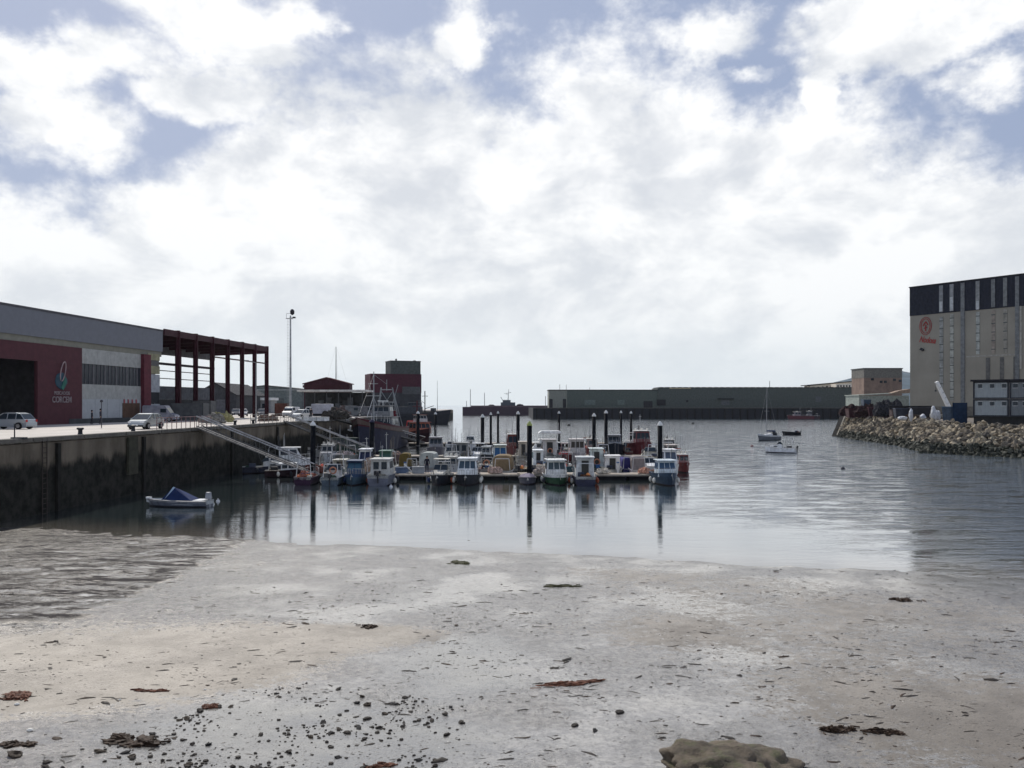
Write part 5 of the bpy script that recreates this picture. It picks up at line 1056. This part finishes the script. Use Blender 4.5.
for r_ in rocks:
    if id(r_) in ids: continue
    p, sz, q, u = r_
    me = rk_mesh[int(u*8)]; Mx = Matrix.Translation(p) @ Matrix.Rotation(u*6, 4, 'X') @ Matrix.Rotation(u*17 % 6, 4, 'Y') @ Matrix.Diagonal((sz*1.25, sz*1.05, sz, 1))
    sb_.add([Mx @ v.co for v in me.vertices], [tuple(f_.vertices) for f_ in me.polygons], 5 if p.z < 1.15 else int(u*8) % 5)
o = sb_.build('riprap', ROCKS+[WETR]); tag(o, 'smaller packed rocks filling the breakwater slope', 'rocks', kind='stuff')
rp_ = thing('slipway_edge', 'dark sloping concrete edge ending the rock breakwater', 'slipway', (0, 0, 0))
P('beam', mat((.035, .033, .03), .8), rp_, lambda b: (b.add([(76.6, 199, 0), (77.8, 199, 0), (83.8, 209, 4.7), (82.6, 209, 4.7), (76.6, 199, -.9), (77.8, 199, -.9), (83.8, 209, 3.6), (82.6, 209, 3.6)], [(0, 1, 2, 3), (4, 5, 6, 7), (0, 1, 5, 4), (1, 2, 6, 5), (2, 3, 7, 6), (3, 0, 4, 7)])))
P('kerb', mat((.3, .28, .24), .8), rp_, lambda b: b.bar((77.9, 198.8, .3), (83.9, 208.8, 5.0), .16, 6))

# big grey hall
gh_ = thing('shipyard_hall', 'huge grey-beige shipyard hall with black top band and red emblem', 'building', (110.3, 230, 4.5), math.atan2(-1, .7))
HB = 32.4+3.0; LL = 90
CONC = mat((.265, .25, .212), .8, var=.10, scale=.12, grime=.25, bump=.1)
zb = (405-316.1)/F*230+3.0
P('lower_wall', CONC, gh_, lambda b: b.box((LL/2, 30, zb/2), (LL, 60, zb)))
P('top_band', mat((.018, .021, .032), .6, corr=.35), gh_, lambda b: b.box((LL/2, 29.98, (zb+HB)/2), (LL+.1, 60.2, HB-zb)))
P('roof_edge', mat((.01, .01, .014), .6), gh_, lambda b: b.box((LL/2, 30, HB+.15), (LL+.4, 60.6, .3)))
def gu(px): 
    k = (px-512)/F; return (k*230-110.3)/(.7+k)*1.2207
STR = mat((.42, .44, .42), .5, grime=.4, corr=1.2, axis='Z'); STG = mat((.16, .17, .175), .6, corr=.8, axis='Z')
for px, m_, top_, bot_ in ((941.5, mat((.20, .21, .22), .5), HB-.3, zb+.3), (952, mat((.24, .25, .26), .5), HB-.3, zb+.3), (963, STG, HB-.3, 3), (978, mat((.22, .23, .23), .5), HB-.3, zb+.3), (993.5, STG, HB-.3, zb+.3), (1005.5, mat((.17, .18, .18), .5), HB-.3, zb+.3), (1017.5, STG, HB-.3, 8)):
    P('pilaster', m_, gh_, lambda b: b.box((gu(px), -.12, (top_+bot_)/2), (gu(px+1.9)-gu(px-1.9), .3, top_-bot_)))
P('roof_light', mat((.4, .42, .43), .3), gh_, lambda b: (b.box((gu(952), -.3, zb+2.2), (gu(953.6)-gu(950.4), .1, 3.6)), b.box((gu(941.5), -.3, zb+1.8), (gu(943)-gu(940), .1, 2.6)), b.box((gu(978), -.3, zb+1.2), (gu(979.5)-gu(976.5), .1, 2.2))))
for px, z0_, z1_, c_ in ((941.5, zb-20, zb-1, (.26, .27, .26)), (952, 4, zb-.5, (.33, .34, .31)), (978, zb-11.5, zb-.5, (.34, .36, .34)), (993.5, zb-11.5, zb-.5, (.25, .22, .19)), (1005.5, zb-11.5, zb-.5, (.25, .24, .21))):
    sw = P('window_strip', mat(c_, .5, var=.3, scale=.8, grime=.5), gh_, lambda b: b.box((gu(px), -.05, (z0_+z1_)/2), (gu(px+1.7)-gu(px-1.7), .14, z1_-z0_)))
    nb = int((z1_-z0_)/2.1)
    P('glazing_bar', mat((.09, .10, .10), .6), sw, lambda b: [b.box((gu(px), -.14, z0_+(k+.5)*(z1_-z0_)/nb), (gu(px+1.9)-gu(px-1.9), .1, .22)) for k in range(nb)])
for px in (988, 1002, 1015.5): P('dark_strip', mat((.115, .115, .11), .7), gh_, lambda b: b.box((gu(px), -.04, zb-17), (gu(px+2)-gu(px-2), .14, 9)))
P('wall_seam', mat((.30, .29, .26), .7), gh_, lambda b: (b.box((gu(1002), -.03, zb-12), (gu(1040)-gu(966), .1, .35)), b.box((gu(1021), -.1, zb/2+6), (.5, .3, zb-12))))
P('base_course', mat((.15, .14, .12), .8), gh_, lambda b: b.box((LL/2, -.06, 1.3), (LL, .2, 2.6)))
RD = mat((.33, .06, .055), .6)
def f(b):
    cz = (405-326.8)/F*228.5+3; cx2 = gu(925.8)
    for rr_ in ((1.62, 2.4), (1.22, 1.95)):
        for k in range(28):
            q = lambda a: (cx2+rr_[0]*math.cos(a), -.15, cz+rr_[1]*math.sin(a)); b.bar(q(k/28*6.2832), q((k+1)/28*6.2832), .08, 5)
    b.bar((cx2, -.15, cz-1.4), (cx2+.05, -.15, cz+.3), .16, 5); b.bar((cx2-.7, -.15, cz+.1), (cx2+.05, -.15, cz+1.2), .15, 5); b.bar((cx2+.05, -.15, cz+1.2), (cx2+.6, -.15, cz+.3), .15, 5); b.bar((cx2-.4, -.15, cz-.6), (cx2+.4, -.15, cz-.4), .15, 5)
P('emblem', RD, gh_, f)
text('Nodosa', 2.3, (gu(927.3), -.14, (405-343.6)/F*228+3.1), RD, gh_, rot=(R(90), R(9), 0), shear=.3, sx=.62)
P('wall_lamp', mat(DARK), gh_, lambda b: b.box((gu(922.5), -.3, (405-350)/F*229+3), (1.0, .5, .6), ry=.5))

bb = thing('brick_hall', 'pinkish brick building with grey top storey beyond the yard', 'building', ((wx(864, 330)+wx(902, 330))/2, 330, 4.5)); bw = wx(902, 330)-wx(864, 330)
P('brick_wall', mat((.225, .165, .135), .8, var=.2, scale=.4, grime=.3), bb, lambda b: b.box((0, 6, 6.9), (bw, 12, 13.8)))
P('upper_wall', mat((.16, .155, .14), .7, grime=.2), bb, lambda b: b.box((0, 6, 15.6), (bw+.1, 12.1, 3.6)))
P('roof', mat((.07, .08, .08), .6), bb, lambda b: b.box((0, 6, 17.55), (bw+.6, 12.6, .35)))
PB('window', glass(), bb, [((-bw/2+q*bw, -.05, z_), (1.1, .15, .9)) for q, z_ in ((.45, 12.2), (.56, 12.2), (.95, 12.6), (.22, 13.2), (.8, 13))])
cb_ = thing('cream_building', 'low cream building with a row of small windows, left of brick hall', 'building', ((wx(810, 500)+wx(858, 500))/2, 500, 4.5)); cw_ = wx(858, 500)-wx(810, 500)
P('wall', mat((.75, .66, .53), .7, grime=.1), cb_, lambda b: b.prism([(-cw_/2, 0), (cw_/2, 0), (cw_/2, 17.2), (-cw_/2, 14.6)], 0, 10))
P('roof', mat((.07, .065, .06), .6), cb_, lambda b: b.prism([(-cw_/2-2, 14.5), (cw_/2+.3, 17.2), (cw_/2+.3, 17.8), (-cw_/2-2, 15.1)], -.5, 10.5))
PB('window', glass(), cb_, [((-cw_/2+5+k*2.6, -.05, 13.3+k*.24), (1.0, .15, 1.3)) for k in range(9)])
cb2 = thing('pale_building', 'bright cream block with small square windows before brick hall', 'building', ((wx(836, 490)+wx(855, 490))/2, 490, 4.5)); cw2 = wx(855, 490)-wx(836, 490)
P('wall', mat((.8, .73, .62), .7), cb2, lambda b: b.box((0, 4, 7.7), (cw2, 8, 15.4)))
PB('window', glass(), cb2, [((-cw2/2+1.2+k*1.7, -.05, 14.2), (.8, .15, 1.1)) for k in range(6)])
ps = thing('pale_shed', 'pale green-grey sloping roof shed between the rocks and brick hall', 'shed', ((wx(859, 300)+wx(909, 300))/2, 300, 4.5)); pw = wx(909, 300)-wx(859, 300)
P('wall', mat((.27, .30, .27), .6, corr=.8, grime=.4), ps, lambda b: b.box((0, 6, 3.2), (pw, 12, 6.4)))
P('roof', mat((.32, .35, .31), .6, corr=1, axis='Y'), ps, lambda b: b.prism([(-pw/2-.3, 6.4), (pw/2, 7.3), (pw/2, 7.6), (-pw/2-.3, 6.7)], -.4, 12.4))
P('brown_lean_to', mat((.28, .21, .16), .7, grime=.4), ps, lambda b: b.prism([(pw*.1, 7.0), (pw/2+.2, 7.4), (pw/2+.2, 8.8), (pw*.3, 8.2)], -.6, 3))
# site cabins
CA = R(-29)
def cpos(t_, back=0.0): return (wx(973, 142)+math.cos(CA)*t_-math.sin(CA)*back, 142+math.sin(CA)*t_+math.cos(CA)*back)
def site_cabin(label, t0, t1, z0, col=(.30, .33, .34), nwin=3):
    w_ = t1-t0; o = thing('site_cabin', label, 'cabin', (*cpos((t0+t1)/2), z0), CA, 'stacked site cabins')
    hC = 2.95
    P('body', mat(col, .6, corr=1.3, grime=.3, var=.06), o, lambda b: b.box((0, 1.2, hC/2), (w_-.15, 2.4, hC-.25)))
    P('frame', mat((.03, .032, .04), .6), o, lambda b: ([b.box((s*(w_/2-.12), 0, hC/2), (.25, .25, hC)) for s in (-1, 1)], [b.box((0, -.01, z_), (w_, .22, .22)) for z_ in (.11, hC-.11)], b.box((0, 1.25, hC-.1), (w_, 2.5, .19))))
    for k in range(nwin):
        xx = -w_/2+w_*(k+.6)/nwin
        wn = P('window', glass((.03, .04, .05)), o, lambda b: b.box((xx, -.04, hC*.74), (.6, .08, .65))); P('window_frame', mat((.5, .5, .5), .5), wn, lambda b: (b.box((xx, -.06, hC*.74-.38), (.8, .1, .08)), b.box((xx, -.06, hC*.74+.38), (.8, .1, .08))))
    return o
for row, z0 in (('lower', 5.55), ('upper', 8.55)):
    site_cabin(f'{row} grey site cabin of the left stack, three small windows', 0, 5.3, z0)
    o = site_cabin(f'{row} site cabin at the right picture edge, darker grey', 5.35, 11, z0, (.17, .185, .195), 4)
o = thing('cabin_plinth', 'dark base frame under the stacked site cabins', 'base', (*cpos(5.5), 4.2), CA); P('beam', mat((.03, .03, .03), .7), o, lambda b: [b.box((0, y_, .66), (10.8, .4, 1.3)) for y_ in (.4, 2.0)])
o = thing('cabin_roof', 'black sheet roof covering the stacked site cabins', 'roof', (*cpos(5.5), 11.52), CA); P('sheet', mat((.02, .02, .025), .6), o, lambda b: b.box((0, 1.1, .16), (11.8, 3.2, .28)))
container('blue container standing upright-ended left of the site cabins', (wx(963, 146), 147, 4.3), (2.1, 2.4, 3.6), (.014, .032, .07), rz=R(-30))
# mobile crane with white jib
cr = thing('mobile_crane', 'yard crane with a white jib leaning left against the grey hall', 'crane', (wx(949, 165), 165, 4.55))
P('jib', mat((.72, .72, .70), .4, var=.03), cr, lambda b: b.prism([(.85, 1.4), (.1, 1.4), (-2.72, 7.5), (-2.25, 7.7)], -.4, .4), bevel=.04)
P('jib_side', mat((.3, .3, .3), .5), cr, lambda b: [b.box((.1-k*.50, -.52, 2.3+k*1.05), (.2, .06, .12), ry=-.42) for k in range(5)])
P('crane_cab', mat((.35, .33, .28), .5, grime=.4), cr, lambda b: (b.box((1.1, 0, 1.6), (1.8, 2, 1.6)), b.box((-.3, 0, .8), (6, 2.2, .7))), bevel=.04)
P('crane_window', glass(), cr, lambda b: b.box((1.1, -1.02, 1.9), (1.2, .06, .7)))
for xx in (-2.6, -1.2, 1.2, 2.6): P('wheel', TY, cr, lambda b: b.bar((xx, -1.15, .5), (xx, -.8, .5), .5, 14))
P('hook', mat(DARK), cr, lambda b: (b.bar((-2.65, 0, 7.6), (-2.65, 0, 5.9), .03, 4), b.box((-2.65, 0, 5.8), (.25, .25, .35))))
# yard clutter
heap('dark maroon scrap heap at the left end of the breakwater crest', 852, 202, 7, 3.0, (.028, .016, .017), 'scrap_heap', 'scrap', z=4.6)
heap('second maroon scrap heap right of the low white shed wall', 871, 190, 6, 3.0, (.032, .018, .019), 'scrap_heap', 'scrap', z=4.6)
heap('black rubbish heap topped with plates', 886, 182, 5.5, 4.2, (.035, .035, .04), 'scrap_heap', 'scrap', z=4.6)
heap('grey-brown rubble heap below the crane', 943, 168, 5.0, 1.6, (.07, .055, .045), 'scrap_heap', 'rubble', z=4.6)
heap('brown sand heap among the yard clutter', 918, 170, 5, 1.4, (.09, .065, .05), 'scrap_heap', 'rubble', z=4.6)
for i, (px, Y, w_, h_, c_, lb_) in enumerate(((866, 200, 1.8, 4.2, (.05, .07, .10), 'dark blue tank on legs behind the scrap heaps'), (888, 196, 5.0, 3.6, (.03, .035, .035), 'dark green skip standing high on the yard'), (857, 196, 5, 2.0, (.05, .018, .022), 'red skip at the left end of the yard'), (878, 188, 4.5, 2.4, (.04, .016, .022), 'dark crimson skip right of the red one'), (905, 172, 4.4, 2.2, (.04, .045, .06), 'blue-black skip before the grey hall corner'), (920, 170, 4, 2.4, (.03, .03, .035), 'black skip under the grey hall wall'), (953, 156, 3.2, 2.6, (.03, .05, .08), 'blue skip left of the tall blue container'))):
    o = thing('skip', lb_, 'skip', (wx(px, Y), Y, 4.55), rr.uniform(-.4, .4)); P('tub', mat(c_, .6, grime=.5), o, lambda b: b.box((0, 0, h_/2), (w_*.85, 2, h_), tp=1.12)); P('rim', mat(tuple(k*1.8 for k in c_), .6), o, lambda b: [b.box((s*w_*.475, 0, h_), (.12, 2.3, .14)) for s in (-1, 1)]+[b.box((0, s*1.13, h_+.002), (w_*.95, .12, .14)) for s in (-1, 1)])
for i in range(7):
    px = 897+i*5.4; o = thing('steel_beam_stack', f'{["first", "second", "third", "fourth", "fifth", "sixth", "seventh"][i]} stack from the left of dark steel beams along the yard', 'beams', (wx(px, 176), 176, 4.55), .1*i, 'stacks of steel beams in the yard')
    for k in range(3): P('beam', mat((.04, .04, .045), .6), o, lambda b: (b.box((0, -.5+k*.5, 2.1+k*.25), (3.6, .08, .3)), b.box((0, -.5+k*.5, 2.1+k*.25+.15), (3.6, .3, .05))))
    P('trestle', mat((.06, .04, .04), .6), o, lambda b: [b.box((s*1.2, 0, 1.0), (.2, 1.6, 2.0)) for s in (-1, 1)])
for i, (px, Y, w_, h_, lb_) in enumerate(((911, 160, 1.1, 2.6, 'tall white bulk sack standing before the steel beams'), (902, 162, 2.4, .9, 'low white bulk sack left of the tall white one'), (933.5, 163, 1.5, 3.3, 'white wrapped machine beside the crane'), (938, 164, 1.4, 2.4, 'second, lower white wrapped machine beside the crane'), (923, 161, 1.6, 1.4, 'pale grey sack right of the tall white one'))):
    b = MB(); b.blob((0, 0, h_*.45), (w_, w_, h_*1.15), i+40, 3, .15, 1.5, flat=False); o = b.build('bulk_sack', mat((.5, .51, .53), .7, bump=.4)); o.scale = (.7, .7, .8); o.location = (wx(px, Y), Y, 4.6); tag(o, lb_, 'sack')
# hill
hm_ = MB(); n = 90; vs = []
for j, (dy, kk) in enumerate(((0, 0), (300, .55), (600, .85), (900, 1.0), (1400, .9), (2600, .1))):
    Yh = 3000+dy
    for k in range(n+1):
        px = 790+1000*k/n; e = 0 if px < 806 else 1-math.exp(-((px-806)/26.0)**1.15)
        z_ = (35.5*e+e*noise.noise(Vector((px*.05, 3, 0)))*3)*3900/F+H*e
        vs.append((wx(px, Yh), Yh, -3+z_*kk*(.96+.08*noise.noise(Vector((px*.06, dy*.003, 2))))+3*e))
hm_.add(vs, [(j*(n+1)+i, j*(n+1)+i+1, (j+1)*(n+1)+i+1, (j+1)*(n+1)+i) for j in range(5) for i in range(n)])
struct(hm_.build('hills', mat((.06, .09, .11), .95, var=.4, scale=.01), smooth=True))
hz = MB(); hz.box((1000, 3100, 130), (6400, 7200, 270)); ho = hz.build('haze', bpy.data.materials.new('haze_air')); ho['kind'] = 'stuff'
hmt = ho.data.materials[0]; hmt.use_nodes = True; tt = NT(hmt.node_tree); tt.n.remove(tt.n['Principled BSDF'])
pv = tt.new('ShaderNodeVolumePrincipled'); pv.inputs['Color'].default_value = (.82, .88, .95, 1); pv.inputs['Density'].default_value = .00004; pv.inputs['Anisotropy'].default_value = .3
tt.l.new(pv.outputs[0], tt.n['Material Output'].inputs['Volume'])

# ------------------------------------------------------------------ beach: boulder, stones, weed
def ground_at(px, py):
    Y = 25.0
    for _ in range(12):
        X = wx(px, Y); z = mud_h(X, Y); Y = (H-z)*F/(py-HY)
    return Vector((wx(px, Y), Y, mud_h(wx(px, Y), Y)))
rm, t = newmat('mossy_rock'); tc = t.new('ShaderNodeTexCoord').outputs['Object']
c = t.mix(t.ramp(t.noise(tc, 2.2, 8, .7), .35, .65), (.065, .048, .03), (.17, .13, .085)); geo = t.new('ShaderNodeNewGeometry'); sp = t.new('ShaderNodeSeparateXYZ'); t.l.new(geo.outputs['Normal'], sp.inputs[0])
c = t.mix(t.m('MULTIPLY', t.ramp(sp.outputs[2], .35, .9), t.ramp(t.noise(tc, 3.5, 6, .7), .45, .65)), c, (.10, .095, .04))
t.l.new(c, t.p.inputs['Base Color']); t.p.inputs['Roughness'].default_value = .7; t.l.new(t.bump(t.noise(tc, 6, 9, .75), 1.0, .12), t.p.inputs['Normal'])
b = MB(); b.blob((0, 0, 0), (2.75, 1.7, .95), 9, 5, .30, 1.5); o = b.build('beach_rock', rm, smooth=True); g0 = ground_at(728, 775); o.location = g0+Vector((0, 0, -.02)); tag(o, 'large mossy brown rock half buried at the bottom of the beach', 'rock')
STN = [mat(c_, .55, var=.4, scale=8, bump=.6) for c_ in ((.035, .029, .024), (.055, .042, .03), (.022, .021, .021))]
WEED = mat((.045, .028, .018), .55, var=.5, scale=9, bump=.8); WEEDR = mat((.12, .05, .03), .6, var=.5, scale=9, bump=.8); WEEDG = mat((.05, .05, .02), .6, var=.5, scale=9, bump=.8)
def weed(label, px, py, w_, d_, h_, m_, seed):
    g0 = ground_at(px, py); b = MB(); r2 = random.Random(seed)
    for k in range(9):
        a = r2.uniform(-.5, .5); b.blob((a*w_*.8, r2.uniform(-.5, .5)*d_*.6, h_*.1), (w_*r2.uniform(.2, .5), d_*r2.uniform(.3, .7), h_*r2.uniform(.5, 1.3)), seed+k, 3, .5, 2.4)
    for k in range(8):
        p = Vector((r2.uniform(-.6, .6)*w_, r2.uniform(-.6, .6)*d_, .02)); q = p+Vector((r2.uniform(-.3, .3)*w_, r2.uniform(-.3, .3)*d_, .0)); b.bar(p, q, .018, 5)
    o = b.build('seaweed_clump', m_); o.location = g0; o.rotation_euler[2] = r2.uniform(-.3, .3); tag(o, label, 'seaweed', 'seaweed clumps on the beach')
weed('long dark seaweed mat lying at the lower left of the beach', 132, 742, 1.05, .5, .14, WEED, 3)
weed('reddish brown strip of seaweed on the wet sand at centre', 570, 684, 1.7, .28, .08, WEEDR, 4)
weed('dark green-brown weed patch at the water edge near centre', 466, 543, 1.3, 1.0, .16, WEEDG, 5)
weed('weed trailing below the water edge patch', 461, 563, .8, .7, .10, WEEDG, 15)
weed('dark seaweed lump left of the beach centre', 369, 627, .55, .4, .12, WEED, 6)
weed('flat weed strip right of centre near the water', 562, 586, 1.3, .4, .08, WEEDG, 7)
weed('small weed patch near the right water edge', 903, 600, .9, .5, .10, WEED, 8)
weed('lumpy dark weed left of a similar row at lower right', 842, 731, .75, .35, .14, WEED, 9)
weed('low row of weed at the lower right', 886, 733, .75, .25, .10, WEED, 10)
weed('red-brown weed on the dry sand at left edge', 22, 697, .8, .5, .10, WEEDR, 11)
weed('thin weed line across the dry sand', 150, 691, .9, .16, .07, WEEDR, 12)
weed('small reddish weed bit at the wet sand border', 210, 707, .35, .25, .08, WEEDR, 13)
weed('dark weed at the bottom left corner region', 16, 745, .7, .3, .10, WEED, 14)
weed('weed scrap at the bottom edge centre-left', 380, 766, .5, .2, .06, WEEDR, 16)
stone_me = []
for k in range(5):
    b = MB(); b.blob((0, 0, 0), (1, .8, .6), k*5+2, 2, .35, 1.3); o = b.build('stone', STN[k % 3]); stone_me.append(o.data); bpy.data.objects.remove(o)
r3 = random.Random(8); stones = []
for k in range(2600):
    px = r3.uniform(40, 470); py = r3.uniform(682, 790)
    lim = 745-(px-80)*.30 if px < 300 else 679+(px-300)*.12
    dn_ = noise.fractal(Vector((px*.018, py*.05, 4)), 1, 2, 3)
    if py < lim or r3.random() > .10+max(0, dn_*1.5)+(.25 if py > 735 and 110 < px < 300 else 0): continue
    stones.append((px, py, .012+min(.10, r3.lognormvariate(-3.6, .75))))
stones += [(15, 756, .22), (100, 752, .13), (200, 711, .15), (357, 703, .13), (367, 705, .14), (125, 753, .11), (370, 627, .16), (620, 713, .14), (575, 726, .12), (595, 731, .1)]
stones.sort(key=lambda s_: -s_[2]*F/(s_[1]-380)); 
for px, py, s_ in stones[:60]:
    g0 = ground_at(px, py); o = bpy.data.objects.new('stone', r3.choice(stone_me)); C.objects.link(o); o.location = g0+Vector((0, 0, s_*.1)); k_ = r3.uniform(.8, 1.3)
    o.scale = (s_*1.5*k_, s_*1.3, s_*1.0); o.rotation_euler = (r3.uniform(-.3, .3), r3.uniform(-.3, .3), r3.uniform(0, 6)); tag(o, 'small dark stone among those strewn over the wet lower sand', 'stone', 'dark stones on the wet sand')
db = MB()
for px, py, s_ in stones[60:]:
    g0 = ground_at(px, py); db.blob(g0+Vector((0, 0, s_*.1)), (s_*1.5, s_*1.2, s_*.8), int(px*7) % 50, 1, .3)
for k in range(9000):                                    # weed crumbs and small pebbles all over the flat
    px = r3.uniform(-60, 1080); py = 552+abs(r3.gauss(0, 1))*95+r3.random()*40
    if py > 790 or noise.fractal(Vector((px*.012, py*.035, 9)), 1, 2, 3) < r3.uniform(-.35, .25): continue
    g0 = ground_at(px, py); s_ = min(.16, r3.lognormvariate(-3.75, .62)); el_ = min(.4/s_, r3.uniform(1, 2) if r3.random() < .6 else r3.uniform(3, 8))
    tb = MB(); tb.blob((0, 0, 0), (s_*el_, s_, s_*.45), k % 60, 1, .55, 2.0); a_ = r3.gauss(0, .5); bend = r3.uniform(-.5, .5)/max(.02, s_*el_)
    ca, sa = math.cos(a_), math.sin(a_)
    db.add([(g0.x+x_*ca-(y_+bend*x_*x_)*sa, g0.y+x_*sa+(y_+bend*x_*x_)*ca, g0.z+z_) for x_, y_, z_ in tb.v], tb.f, 1 if k % 3 == 0 else 0)
o = db.build('beach_debris', [STN[0], WEED]); tag(o, 'crumbs of seaweed and pebbles strewn across the mud flat', 'debris', kind='stuff')
sh_ = MB()
for px, py, s_ in ((17, 705, .09), (30, 731, .10), (205, 690, .05), (120, 700, .05)):
    g0 = ground_at(px, py); b = MB(); b.blob((0, 0, 0), (s_*1.4, s_, s_*.7), 2, 2, .15); o = b.build('shell', mat((.75, .72, .65), .5)); o.location = g0+Vector((0, 0, s_*.25)); tag(o, {17: 'white shell beside the red-brown weed at left edge', 30: 'bright white shell on dry sand, lower left', 205: 'tiny pale shell near the wet sand border', 120: 'tiny pale shell on the dry sand'}[px], 'shell', 'shells on the sand')
for o in bpy.data.objects:
    if o.type == 'MESH' and o.name.startswith('seaweed'): pass
